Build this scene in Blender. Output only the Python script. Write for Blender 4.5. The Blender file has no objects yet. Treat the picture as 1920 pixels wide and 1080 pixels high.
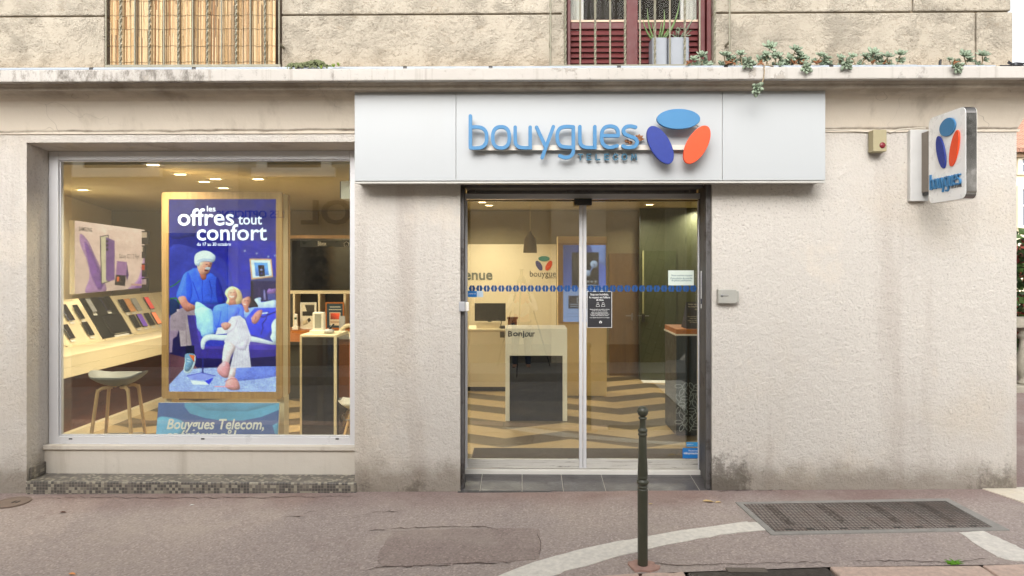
import bpy, math, random
import numpy as np
from mathutils import Vector, Matrix
R = math.radians
rnd = random.Random(11)
S = bpy.context.scene
COL = S.collection

# ------------------------------------------------------------ camera, sky, sun, exposure
F, HX, HY, DIST, EYE, YAW = 1280.0, 960.0, 495.0, 6.04, 1.98, R(0.8)
cd = bpy.data.cameras.new('camera'); cam = bpy.data.objects.new('camera', cd); COL.objects.link(cam)
cd.lens = 24; cd.sensor_width = 36; cd.shift_y = (HY - 540) / 1920; cd.clip_start = 0.02; cd.clip_end = 2000
cam.location = (0, -DIST, EYE); cam.rotation_euler = (R(90), 0, YAW); S.camera = cam
EXPO = 0.86
S.view_settings.view_transform = 'Standard'; S.view_settings.look = 'None'
S.view_settings.exposure = EXPO; S.view_settings.gamma = 1
wd = bpy.data.worlds.new("World"); S.world = wd; wd.use_nodes = True
wn = wd.node_tree; bg = wn.nodes['Background']
sky = wn.nodes.new('ShaderNodeTexSky'); sky.sky_type = 'NISHITA'; sky.sun_disc = False
SUN_EL, SUN_AZ = R(29), R(191)
sky.sun_elevation = SUN_EL; sky.sun_rotation = SUN_AZ; sky.dust_density = 4; sky.air_density = 1.5; sky.ozone_density = 1
hs = wn.nodes.new('ShaderNodeHueSaturation'); hs.inputs['Saturation'].default_value = 0.12
wn.links.new(sky.outputs[0], hs.inputs['Color']); wn.links.new(hs.outputs[0], bg.inputs[0]); bg.inputs[1].default_value = 0.15
sl = bpy.data.lights.new('sun', 'SUN'); sl.energy = 1.3; sl.angle = R(50); sl.color = (1, .98, .96)
so = bpy.data.objects.new('sun', sl); COL.objects.link(so)
sdir = Vector((math.sin(SUN_AZ) * math.cos(SUN_EL), math.cos(SUN_AZ) * math.cos(SUN_EL), math.sin(SUN_EL)))
so.rotation_euler = sdir.to_track_quat('Z', 'Y').to_euler(); so.location = (0, -8, 9)
S.cycles.max_bounces = 10; S.cycles.transparent_max_bounces = 16; S.cycles.diffuse_bounces = 5; S.cycles.glossy_bounces = 4
S.cycles.caustics_reflective = False; S.cycles.caustics_refractive = False; S.cycles.sample_clamp_indirect = 6

# ------------------------------------------------------------ pixel -> place
_c, _s = math.cos(YAW), math.sin(YAW)
def ray(px, py):
    a = px - HX
    return Vector((-_s * F + _c * a, _c * F + _s * a, HY - py))
def W(px, py, Y):                      # point on the upright plane y = Y
    r = ray(px, py); t = (Y + DIST) / r.y
    return r.x * t, EYE + r.z * t
def X(px, Y): return W(px, 0, Y)[0]
def Z(py, Y, px=978): return W(px, py, Y)[1]
def PZ(px, py, zz):                    # point on the level plane z = zz
    r = ray(px, py); t = (zz - EYE) / r.z
    return r.x * t, -DIST + r.y * t
GA, GB, GC = .009, .02, -.03           # the pavement's fall
def gz(x, y): return GA * x + GB * min(y, 0) + GC
def GP(px, py, dz=0):                  # point on the pavement
    r = ray(px, py); k = r.z - GA * r.x - GB * r.y
    t = (GB * -DIST + GC - EYE) / k
    x, y = r.x * t, -DIST + r.y * t
    return x, y, GA * x + GB * y + GC + dz

# ------------------------------------------------------------ mesh building
ORG = {}
class MB:
    def __init__(s): s.v = []; s.f = []; s.m = []; s.sm = []
    def add(s, vs, fs, mi=0, sm=False):
        o = len(s.v); s.v += [tuple(v) for v in vs]
        for f in fs: s.f.append([i + o for i in f]); s.m.append(mi); s.sm.append(sm)
        return s
    def box(s, x0, x1, y0, y1, z0, z1, mi=0):
        if x0 > x1: x0, x1 = x1, x0
        if y0 > y1: y0, y1 = y1, y0
        if z0 > z1: z0, z1 = z1, z0
        return s.add([(x0,y0,z0),(x1,y0,z0),(x1,y1,z0),(x0,y1,z0),(x0,y0,z1),(x1,y0,z1),(x1,y1,z1),(x0,y1,z1)],
                     [(0,3,2,1),(4,5,6,7),(0,1,5,4),(1,2,6,5),(2,3,7,6),(3,0,4,7)], mi)
    def pbox(s, a, b, c, d, y0, y1, mi=0):   # box whose front face (at y0) covers picture rectangle a,b - c,d
        x0, z1 = W(a, b, y0); x1, z0 = W(c, d, y0)
        return s.box(x0, x1, y0, y1, z0, z1, mi)
    def prism(s, poly, y0, y1, mi=0):        # outline in x,z pushed from y0 to y1
        n = len(poly)
        A = sum(poly[i][0]*poly[(i+1)%n][1]-poly[(i+1)%n][0]*poly[i][1] for i in range(n))
        if A < 0: poly = poly[::-1]
        vs = [(x, y0, z) for x, z in poly] + [(x, y1, z) for x, z in poly]
        fs = [tuple(range(n)), tuple(range(2*n-1, n-1, -1))] + [(i, i+n, (i+1)%n+n, (i+1)%n) for i in range(n)]
        return s.add(vs, fs, mi)
    def slab(s, poly, z0, z1, mi=0):         # outline in x,y pushed from z0 to z1 (numbers or per-point lists)
        n = len(poly)
        A = sum(poly[i][0]*poly[(i+1)%n][1]-poly[(i+1)%n][0]*poly[i][1] for i in range(n))
        if A < 0: poly = poly[::-1]
        g = lambda z, x, y: z(x, y) if callable(z) else z
        vs = [(p[0], p[1], g(z0, p[0], p[1])) for p in poly] + [(p[0], p[1], g(z1, p[0], p[1])) for p in poly]
        fs = [tuple(range(n-1, -1, -1)), tuple(range(n, 2*n))] + [(i, (i+1)%n, (i+1)%n+n, i+n) for i in range(n)]
        return s.add(vs, fs, mi)
    def tube(s, pts, r, n=8, mi=0, sm=True, twist=0):
        pts = [Vector(p) for p in pts]; k = len(pts); rs = r if isinstance(r, (list, tuple)) else [r]*k
        vs = []; up = None
        for i, p in enumerate(pts):
            d = (pts[min(i+1, k-1)] - pts[max(i-1, 0)]).normalized()
            if up is None: up = Vector((0,0,1)) if abs(d.z) < .9 else Vector((1,0,0))
            a = d.cross(up).normalized(); b = a.cross(d).normalized(); up = b
            for j in range(n):
                t = 2*math.pi*j/n + twist*i
                vs.append(p + (a*math.cos(t) + b*math.sin(t))*rs[i])
        fs = [(i*n+j, i*n+(j+1)%n, (i+1)*n+(j+1)%n, (i+1)*n+j) for i in range(k-1) for j in range(n)]
        s.add(vs, fs, mi, sm)
        return s.add([vs[j] for j in range(n)] + [vs[(k-1)*n+j] for j in range(n)], [tuple(range(n-1,-1,-1)), tuple(range(n, 2*n))], mi)
    def lathe(s, prof, x, y, n=28, mi=0, z0=0, sm=True):
        vs = [(x+r*math.cos(2*math.pi*j/n), y+r*math.sin(2*math.pi*j/n), z+z0) for r, z in prof for j in range(n)]
        k = len(prof)
        fs = [(i*n+j, i*n+(j+1)%n, (i+1)*n+(j+1)%n, (i+1)*n+j) for i in range(k-1) for j in range(n)]
        fs += [tuple(range(n-1,-1,-1)), tuple((k-1)*n+j for j in range(n))]
        return s.add(vs, fs, mi, sm)
    def ball(s, c, rx, ry, rz, n=12, m=8, mi=0):
        vs = [(c[0]+rx*math.sin(math.pi*i/m)*math.cos(2*math.pi*j/n), c[1]+ry*math.sin(math.pi*i/m)*math.sin(2*math.pi*j/n), c[2]+rz*math.cos(math.pi*i/m)) for i in range(m+1) for j in range(n)]
        fs = [(i*n+j, (i+1)*n+j, (i+1)*n+(j+1)%n, i*n+(j+1)%n) for i in range(m) for j in range(n)]
        return s.add(vs, fs, mi, True)
    def map(s, fn):                          # move every vertex
        s.v = [tuple(fn(*v)) for v in s.v]; return s
    def build(s, name, mats, parent=None, org=None, bev=0, local=False):
        me = bpy.data.meshes.new(name)
        if parent is not None: o0 = ORG[parent]
        elif local: o0 = Vector((0,0,0))
        elif org is not None: o0 = Vector(org)
        else:
            a = np.array(s.v); lo, hi = a.min(0), a.max(0)
            o0 = Vector(((lo[0]+hi[0])/2, (lo[1]+hi[1])/2, lo[2]))
        me.from_pydata([(v[0]-o0.x, v[1]-o0.y, v[2]-o0.z) for v in s.v], [], s.f)
        if not isinstance(mats, (list, tuple)): mats = [mats]
        for m in mats: me.materials.append(m)
        me.polygons.foreach_set('material_index', s.m); me.polygons.foreach_set('use_smooth', s.sm)
        me.validate(); me.update()
        ob = bpy.data.objects.new(name, me); COL.objects.link(ob); ORG[ob] = o0
        if parent is not None: ob.parent = parent
        else: ob.location = o0
        if bev:
            b = ob.modifiers.new('bevel', 'BEVEL'); b.width = bev; b.segments = 2; b.limit_method = 'ANGLE'; b.angle_limit = R(50)
        return ob
def tag(o, label=None, cat=None, group=None, kind=None):
    for k, v in (('label', label), ('category', cat), ('group', group), ('kind', kind)):
        if v: o[k] = v
    return o
def thing(name, loc, label, cat, group=None, rot=None, local=False):
    o = bpy.data.objects.new(name, None); o.empty_display_size = .1; COL.objects.link(o); o.location = loc
    ORG[o] = Vector((0,0,0)) if (rot is not None or local) else Vector(loc)
    if rot is not None: o.rotation_euler = rot
    return tag(o, label, cat, group)
def copy_tree(o, parent=None):
    c = o.copy(); COL.objects.link(c); ORG[c] = ORG.get(o, Vector((0,0,0)))
    if parent is not None: c.parent = parent
    for ch in list(o.children): copy_tree(ch, c)
    return c

def lettering(mb, body, x0, x1, zb, zt, y, depth=.002, bold=0, shear=0, mi=0, fn=None):
    """a word as solid letters filling the rectangle x0..x1, zb..zt, standing in front of plane y (facing -y)"""
    c = bpy.data.curves.new('word', 'FONT'); c.body = body; c.size = 1; c.offset = bold; c.shear = shear; c.resolution_u = 3
    o = bpy.data.objects.new('word', c); COL.objects.link(o); bpy.context.view_layer.update()
    me = bpy.data.meshes.new_from_object(o.evaluated_get(bpy.context.evaluated_depsgraph_get()))
    a = np.array([v.co[:] for v in me.vertices]); lo, hi = a.min(0), a.max(0)
    fs = [list(p.vertices) for p in me.polygons]
    px = x0 + (a[:,0]-lo[0])/(hi[0]-lo[0])*(x1-x0); pz = zb + (a[:,1]-lo[1])/(hi[1]-lo[1])*(zt-zb)
    n = len(a); fr = [(px[i], y-depth, pz[i]) for i in range(n)]
    vs = fr
    F2 = [f for f in fs]
    if depth > .004:                         # thick letters get sides
        vs = fr + [(px[i], y, pz[i]) for i in range(n)]
        cnt = {}
        for f in fs:
            for i in range(len(f)):
                e = (f[i], f[(i+1) % len(f)]); cnt[e] = 1
        F2 = fs + [(b, a_, a_+n, b+n) for (a_, b) in cnt if (b, a_) not in cnt]
    if fn: vs = [fn(*v) for v in vs]
    mb.add(vs, F2, mi)
    bpy.data.objects.remove(o); bpy.data.curves.remove(c); bpy.data.meshes.remove(me)
def pword(mb, body, a, b, c, d, Y, **k):     # the word fills picture rectangle a,b - c,d on plane Y
    x0, zt = W(a, b, Y); x1, zb = W(c, d, Y)
    lettering(mb, body, x0, x1, zb, zt, Y, **k)

def smooth(pts, closed=False, n=6):
    P = [Vector(p) for p in pts]; out = []; k = len(P)
    for i in range(k if closed else k-1):
        p0 = P[i-1] if (closed or i > 0) else P[0]; p1 = P[i]; p2 = P[(i+1) % k]; p3 = P[(i+2) % k] if (closed or i+2 < k) else P[-1]
        for j in range(n):
            t = j/n
            out.append(.5*((2*p1)+(-p0+p2)*t+(2*p0-5*p1+4*p2-p3)*t*t+(-p0+3*p1-3*p2+p3)*t**3))
    if not closed: out.append(P[-1])
    return out
def stroke(mb, pts, w, y0, y1, closed=False, mi=0, fn=None):
    """a round-ended bar of width w along 2-D points (x,z), front at y0, back at y1"""
    P = []
    for p in pts:
        p = Vector((p[0], p[1]))
        if not P or (p-P[-1]).length > 1e-7: P.append(p)
    if closed and (P[0]-P[-1]).length < 1e-7: P.pop()
    k = len(P); L = []; Rr = []
    for i in range(k):
        a = P[(i-1) % k] if (closed or i > 0) else None; b = P[(i+1) % k] if (closed or i < k-1) else None
        d1 = (P[i]-a).normalized() if a is not None else None; d2 = (b-P[i]).normalized() if b is not None else None
        if d1 is None: d1 = d2
        if d2 is None: d2 = d1
        t = (d1+d2); t = t.normalized() if t.length > 1e-6 else d1
        nn = Vector((-t.y, t.x)); q = max(.45, nn.dot(Vector((-d1.y, d1.x))))
        L.append(P[i]+nn*(w/2/q)); Rr.append(P[i]-nn*(w/2/q))
    vs = []; fs = []
    def pt(p): vs.append((p.x, y0, p.y)); vs.append((p.x, y1, p.y)); return len(vs)-2
    li = [pt(p) for p in L]; ri = [pt(p) for p in Rr]
    for i in range(k if closed else k-1):
        j = (i+1) % k
        fs += [(li[i], ri[i], ri[j], li[j]), (li[i]+1, li[j]+1, ri[j]+1, ri[i]+1), (li[i], li[j], li[j]+1, li[i]+1), (ri[j], ri[i], ri[i]+1, ri[j]+1)]
    if not closed:
        for e, (a, b) in ((0, (li[0], ri[0])), (k-1, (ri[-1], li[-1]))):
            c = P[e]; va = Vector((vs[a][0]-c.x, vs[a][2]-c.y)); ring = [a]
            for m in range(1, 6):
                t = math.pi*m/6; ring.append(pt(c+Vector((va.x*math.cos(t)-va.y*math.sin(t), va.x*math.sin(t)+va.y*math.cos(t)))))
            ring.append(b)
            fs.append(tuple(ring)); fs.append(tuple(q+1 for q in ring[::-1]))
            fs += [(ring[q+1], ring[q], ring[q]+1, ring[q+1]+1) for q in range(6)]
    if fn: vs = [fn(*v) for v in vs]
    mb.add(vs, fs, mi)

# ------------------------------------------------------------ materials
def lin(c): return tuple(((v/255)/12.92 if v/255 <= .04045 else ((v/255+.055)/1.055)**2.4) for v in c[:3])
class T:
    def __init__(s, name):
        s.m = bpy.data.materials.new(name); s.m.use_nodes = True; s.nt = s.m.node_tree; s.b = s.nt.nodes['Principled BSDF']
        s.co = s.n('ShaderNodeTexCoord').outputs['Object']
        s.xyz = None
    def n(s, t, ins=None, **props):
        nd = s.nt.nodes.new(t)
        for k, v in props.items(): setattr(nd, k, v)
        for k, v in (ins or {}).items(): s.set(nd.inputs[k], v)
        return nd
    def set(s, sock, v):
        if isinstance(v, bpy.types.NodeSocket): s.nt.links.new(v, sock)
        else:
            if isinstance(v, (tuple, list)) and len(v) == 3 and sock.type == 'RGBA': v = tuple(v)+(1,)
            sock.default_value = v
    def ma(s, op, a, b=0.0, c=0.0): return s.n('ShaderNodeMath', {0: a, 1: b, 2: c}, operation=op).outputs[0]
    def mix(s, f, a, b, bt='MIX'): return s.n('ShaderNodeMix', {0: f, 6: a, 7: b}, data_type='RGBA', blend_type=bt).outputs[2]
    def vmul(s, v, k): return s.n('ShaderNodeVectorMath', {0: v, 1: k}, operation='MULTIPLY').outputs[0]
    def noise(s, scale, detail=4, rough=.55, vec=None, dist=0): return s.n('ShaderNodeTexNoise', {'Vector': s.co if vec is None else vec, 'Scale': scale, 'Detail': detail, 'Roughness': rough, 'Distortion': dist}).outputs[0]
    def mr(s, v, a, b, c=0.0, d=1.0, sm=False): return s.n('ShaderNodeMapRange', {0: v, 1: a, 2: b, 3: c, 4: d}, interpolation_type='SMOOTHSTEP' if sm else 'LINEAR').outputs[0]
    def sep(s):
        if s.xyz is None: s.xyz = s.n('ShaderNodeSeparateXYZ', {0: s.co}).outputs
        return s.xyz
    def bump(s, h, dist=.01, strength=1.0, prev=None):
        ins = {'Height': h, 'Distance': dist, 'Strength': strength}
        if prev is not None: ins['Normal'] = prev
        return s.n('ShaderNodeBump', ins).outputs[0]
    def out(s, col=None, rough=None, metal=None, normal=None, spec=None):
        for k, v in (('Base Color', col), ('Roughness', rough), ('Metallic', metal), ('Normal', normal), ('Specular IOR Level', spec)):
            if v is not None: s.set(s.b.inputs[k], v)
        return s.m
def mk(name, rgb, rough=.55, metal=0, var=.08, vs=6, bump=0, bs=60, spec=.5, linear=False, rvar=.08):
    """ordinary material: colour given as it looks in sRGB, small unevenness in colour, gloss and surface"""
    t = T(name); c = rgb if linear else lin(rgb)
    f = t.noise(vs, 5)
    col = t.mix(f, tuple(v*(1-var*1.6) for v in c), tuple(min(1, v*(1+var*1.6)) for v in c))
    ro = t.mr(t.noise(vs*2.3, 3), .3, .7, max(0, rough-rvar), min(1, rough+rvar))
    nrm = t.bump(t.noise(bs, 4), bump) if bump else None
    return t.out(col, ro, metal, nrm, spec)
def glass(name, tint=(.945, .965, .915), ior=2.35, rough=0.0):
    t = T(name); tr = t.n('ShaderNodeBsdfTransparent', {0: tint}); gl = t.n('ShaderNodeBsdfGlossy', {0: (1, 1, 1), 'Roughness': rough})
    wob = t.bump(t.noise(.8, 1), .0003)
    t.set(gl.inputs['Normal'], wob)
    bf = t.n('ShaderNodeNewGeometry').outputs['Backfacing']; fr = t.n('ShaderNodeFresnel', {0: t.ma('ADD', ior, t.ma('MULTIPLY', bf, 1/ior-ior))}); mx = t.n('ShaderNodeMixShader', {0: fr.outputs[0], 1: tr.outputs[0], 2: gl.outputs[0]})
    t.nt.links.new(mx.outputs[0], t.nt.nodes['Material Output'].inputs[0]); return t.m
def glow(name, rgb, strength):
    t = T(name); t.out(lin(rgb), .4)
    t.set(t.b.inputs['Emission Color'], lin(rgb)); t.set(t.b.inputs['Emission Strength'], strength); return t.m
GAIN = 2 ** EXPO
def picture(name, lit):                       # a printed or lit picture held in the mesh's colours
    t = T(name); a = t.n('ShaderNodeVertexColor', layer_name='picture').outputs[0]
    if lit:
        t.out((.008, .008, .01), .35, spec=.15); t.set(t.b.inputs['Emission Color'], a); t.set(t.b.inputs['Emission Strength'], lit/GAIN)
    else: t.out(a, .45)
    return t.m

# a picture is drawn as coloured outlines on a fine grid, then kept as the grid's colours
class Pic:
    def __init__(s, w, h, base):
        s.w, s.h = w, h; s.a = np.zeros((h, w, 3)); s.a[:] = base
        s.yy, s.xx = np.mgrid[0:h, 0:w].astype(float); s.rs = np.random.RandomState(5)
    def cover(s, poly):
        P = np.array(poly, float); c = np.zeros((s.h, s.w))
        for ox in (-.33, 0, .33):
            for oy in (-.33, 0, .33):
                x, y = s.xx+ox, s.yy+oy; ins = np.zeros((s.h, s.w), bool)
                for i in range(len(P)):
                    (x1, y1), (x2, y2) = P[i], P[i-1]
                    if y1 == y2: continue
                    ins ^= ((y1 > y) != (y2 > y)) & (x < (x2-x1)*(y-y1)/(y2-y1)+x1)
                c += ins
        return c/9
    def poly(s, pts, col, tr=None, tex=.0, grad=None, curve=True, a=1.0, vol=1.0):
        if tr: pts = [tr(*p) for p in pts]
        if curve and len(pts) > 4: pts = [(p.x, p.y) for p in smooth(pts, True, 4)]
        c = s.cover(pts)[..., None]*a
        k = np.array(col, float)[None, None, :]*np.ones_like(s.a)
        if grad:                              # (dx,dy,amount): lighter one way, darker the other
            P = np.array(pts); m = P.mean(0); sp = max(1, np.ptp(P, 0).max()/2)
            k = k*(1+grad[2]*(((s.xx-m[0])*grad[0]+(s.yy-m[1])*grad[1])/sp))[..., None]
        if vol and curve:                     # rounded light inside the outline, from the upper left
            b = c[..., 0]/max(a, .01); r_ = 3
            for _ in range(3):
                b = sum(np.roll(b, d, 0) for d in range(-r_, r_+1))/(2*r_+1); b = sum(np.roll(b, d, 1) for d in range(-r_, r_+1))/(2*r_+1)
            gy, gx = np.gradient(b); k = k*np.clip(1+vol*(2.0*(gx*.6+gy*.7)+.30*(b-.72)), .68, 1.25)[..., None]
        if tex: k = k*(1+tex*s.rs.randn(s.h, s.w, 1))
        s.a = s.a*(1-c)+np.clip(k, 0, 255)*c
    def line(s, pts, w, col, tr=None, a=1.0):
        if tr: pts = [tr(*p) for p in pts]
        for (x1, y1), (x2, y2) in zip(pts, pts[1:]):
            dx, dy = x2-x1, y2-y1; L = dx*dx+dy*dy+1e-9
            t = np.clip(((s.xx-x1)*dx+(s.yy-y1)*dy)/L, 0, 1)
            d = np.hypot(s.xx-x1-t*dx, s.yy-y1-t*dy); c = (np.clip(w/2+.5-d, 0, 1)*a)[..., None]
            s.a = s.a*(1-c)+np.array(col, float)*c
    def finish(s, sat=1.25, con=1.15, grain=.05):  # photographic contrast, saturation and unevenness
        n = np.zeros((s.h, s.w))
        for k in (6, 14, 40):
            q = s.rs.randn(s.h//k+2, s.w//k+2); yi, xi = s.yy/k, s.xx/k; y0, x0 = yi.astype(int), xi.astype(int); fy, fx = yi-y0, xi-x0
            n += (q[y0,x0]*(1-fy)*(1-fx)+q[y0+1,x0]*fy*(1-fx)+q[y0,x0+1]*(1-fy)*fx+q[y0+1,x0+1]*fy*fx)*.5
        s.a = s.a*(1+grain*n[..., None]+grain*.6*s.rs.randn(s.h, s.w, 1)); L = s.a.mean(2, keepdims=True)
        s.a = np.clip(128+con*((L+(s.a-L)*sat)-128), 0, 255); return s
    def mesh(s, name, mat, parent, fn):       # fn(u,v) -> place, u,v in 0..1 from the top left
        U, V = s.xx/(s.w-1), s.yy/(s.h-1)
        vs = [fn(u, v) for u, v in zip(U.ravel(), V.ravel())]
        fs = [(r*s.w+c, (r+1)*s.w+c, (r+1)*s.w+c+1, r*s.w+c+1) for r in range(s.h-1) for c in range(s.w-1)]
        ob = MB().add(vs, fs).build(name, mat, parent)
        v = np.clip(s.a.reshape(-1, 3), 0, 255)/255; v = np.where(v <= .04045, v/12.92, ((v+.055)/1.055)**2.4)
        at = ob.data.color_attributes.new('picture', 'FLOAT_COLOR', 'POINT')
        at.data.foreach_set('color', np.c_[v, np.ones(len(v))].ravel().astype(np.float32)); return ob

# ------------------------------------------------------------ surfaces of the place
def m_roughcast(name='roughcast', base=(203,197,189), dirt=True):
    t = T(name); x, y, z = t.sep()
    c = lin(base)
    big = t.noise(.55, 5, .6); streak = t.noise(1.0, 5, .6, t.vmul(t.co, (2.6, 2.6, .28)))
    col = t.mix(big, tuple(v*.86 for v in c), tuple(v*1.12 for v in c))
    col = t.mix(t.ma('MULTIPLY', t.mr(streak, .50, .70, 0, 1, True), .32), col, lin((156,141,130)))
    pale = t.noise(1.4, 6, .65, t.n('ShaderNodeVectorMath', {0: t.co, 1: (7, 3, 5)}, operation='ADD').outputs[0])
    col = t.mix(t.ma('MULTIPLY', t.mr(pale, .56, .7, 0, 1, True), .45), col, lin((216,205,190)))
    warm = t.noise(.8, 4, .6, t.n('ShaderNodeVectorMath', {0: t.co, 1: (1, 9, 2)}, operation='ADD').outputs[0])
    col = t.mix(t.ma('MULTIPLY', t.mr(warm, .5, .72, 0, 1, True), .3), col, lin((198,182,158)))
    grit = t.noise(48, 4, .7); fine = t.noise(160, 2, .5)
    pits = t.mr(grit, .44, .30, 0, 1)
    zone = t.mr(t.noise(1.1, 4, .6), .40, .66, .08, .8)
    col = t.mix(t.ma('MULTIPLY', pits, zone), col, lin((120,110,99)))
    col = t.mix(t.mr(grit, .5, .75, 0, .3), col, lin((224,216,206)))
    if dirt:
        n2 = t.noise(4.2, 6, .7)
        low = t.mr(t.ma('ADD', z, t.ma('MULTIPLY', n2, -.42)), -.16, .10, 1, 0, True)
        col = t.mix(t.ma('MULTIPLY', low, .62), col, lin((118,106,90)))
        for (cx, cz, r, k) in ((1.80, .0, .40, .75), (4.15, -.05, .36, .6), (-.95, -.06, .24, .55), (-1.38, -.08, .2, .5)):
            dd = t.n('ShaderNodeVectorMath', {0: t.n('ShaderNodeCombineXYZ', {0: x, 2: t.ma('MULTIPLY', z, .9)}).outputs[0], 1: (cx, 0, cz)}, operation='DISTANCE').outputs[1]
            f = t.mr(t.ma('ADD', dd, t.ma('MULTIPLY', t.noise(9, 9, .8), 1.1)), r*.75+.36, r*.75+.56, k, 0, True)
            col = t.mix(t.ma('MULTIPLY', f, .85), col, lin((74,67,58)))
    lump = t.noise(14, 4, .6)
    n = t.bump(lump, .03, .5); n = t.bump(grit, .013, .9, n); n = t.bump(fine, .004, .6, n)
    return t.out(col, .92, normal=n, spec=.2)
def m_plaster(name, base, z0=None, crack=1.0):
    t = T(name); x, y, z = t.sep(); c = lin(base)
    col = t.mix(t.noise(.7, 5, .6), tuple(v*.88 for v in c), tuple(v*1.1 for v in c))
    st = t.noise(1, 5, .6, t.vmul(t.co, (3.4, 3.4, .25)))
    col = t.mix(t.ma('MULTIPLY', t.mr(st, .53, .7, 0, 1, True), .4), col, lin((150,137,120)))
    col = t.mix(t.ma('MULTIPLY', t.mr(t.noise(2.1, 6, .65), .6, .72, 0, 1, True), .35), col, lin((214,206,196)))
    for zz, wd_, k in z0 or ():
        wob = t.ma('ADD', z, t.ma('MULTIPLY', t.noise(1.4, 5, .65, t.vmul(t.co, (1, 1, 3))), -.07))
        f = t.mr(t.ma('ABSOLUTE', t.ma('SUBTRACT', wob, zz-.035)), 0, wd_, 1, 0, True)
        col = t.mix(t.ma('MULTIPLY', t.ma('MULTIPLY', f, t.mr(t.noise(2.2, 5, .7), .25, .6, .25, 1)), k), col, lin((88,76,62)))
    sp = t.mr(t.noise(7, 6, .75), .68, .76, 0, .6)
    col = t.mix(sp, col, lin((96,84,70)))
    cr = t.n('ShaderNodeTexVoronoi', {'Vector': t.n('ShaderNodeVectorMath', {0: t.co, 1: t.n('ShaderNodeTexNoise', {'Vector': t.co, 'Scale': 3.0}).outputs[1]}, operation='ADD').outputs[0], 'Scale': .8}, feature='DISTANCE_TO_EDGE').outputs[0]
    col = t.mix(t.ma('MULTIPLY', t.mr(cr, .003, .001, 0, crack), t.mr(t.noise(.9, 3), .5, .6)), col, lin((100,88,74)))
    n = t.bump(t.noise(9, 5, .6), .012, .5); n = t.bump(t.noise(90, 3, .6), .002, .5, n)
    return t.out(col, .88, normal=n, spec=.2)
def m_slab():
    t = T('painted_ledge'); x, y, z = t.sep()
    col = t.mix(t.noise(1.1, 5, .6), lin((168,162,154)), lin((194,189,183)))
    mil = t.noise(11, 8, .8, t.vmul(t.co, (1, 1, .55))); reg = t.noise(.75, 3, .55)
    loc = t.mr(t.ma('ABSOLUTE', t.ma('ADD', x, 3.35)), .35, 1.1, .42, 0, True)
    f = t.mr(t.ma('ADD', t.ma('ADD', mil, t.ma('MULTIPLY', reg, .35)), t.ma('MULTIPLY', loc, .35)), .76, .92, 0, .85)
    col = t.mix(f, col, lin((98,92,84)))
    strk = t.mr(t.noise(1, 5, .65, t.vmul(t.co, (16, 16, .7))), .56, .72, 0, .5)
    col = t.mix(strk, col, lin((128,118,106)))
    peel = t.mr(t.noise(3.2, 7, .72), .60, .62, 0, .6)
    col = t.mix(peel, col, lin((154,145,134)))
    n = t.bump(peel, .006, .7); n = t.bump(t.noise(30, 4), .006, .5, n)
    return t.out(col, .8, normal=n, spec=.3)
def m_stone():
    t = T('dressed_stone'); x, y, z = t.sep(); c = lin((170,161,146))
    col = t.mix(t.noise(.8, 5, .6), tuple(v*.86 for v in c), tuple(v*1.12 for v in c))
    col = t.mix(t.ma('MULTIPLY', t.mr(t.noise(2, 5, .65), .5, .68, 0, 1, True), .4), col, lin((184,176,162)))
    col = t.mix(t.mr(t.noise(3.5, 7, .75, t.vmul(t.co, (1, 1, 1.8))), .58, .7, 0, .55), col, lin((150,134,112)))
    col = t.mix(t.ma('MULTIPLY', t.mr(z, 3.95, 3.6, 0, 1, True), t.mr(t.noise(3, 5, .7), .35, .65, .1, .7)), col, lin((160,138,108)))
    pit = t.noise(38, 5, .75, t.vmul(t.co, (1, 1, 1.5))); col = t.mix(t.ma('MULTIPLY', t.mr(pit, .46, .33, 0, .85), t.mr(t.noise(1.6, 5, .7), .35, .6, .15, 1)), col, lin((96,85,70)))
    tool = t.n('ShaderNodeTexWave', {'Vector': t.co, 'Scale': 9.0, 'Distortion': 7.0, 'Detail': 3.0, 'Detail Scale': 1.2}, wave_type='RINGS', rings_direction='Y').outputs[1]
    chips = t.mr(t.noise(3, 6, .7), .45, .62)
    n = t.bump(t.noise(9, 7, .72), .022, .55); n = t.bump(t.ma('MULTIPLY', pit, chips), .035, .9, n); n = t.bump(t.ma('MULTIPLY', tool, t.mr(t.noise(.9, 2), .45, .65)), .003, .4, n)
    return t.out(col, .92, normal=n, spec=.2)
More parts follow.
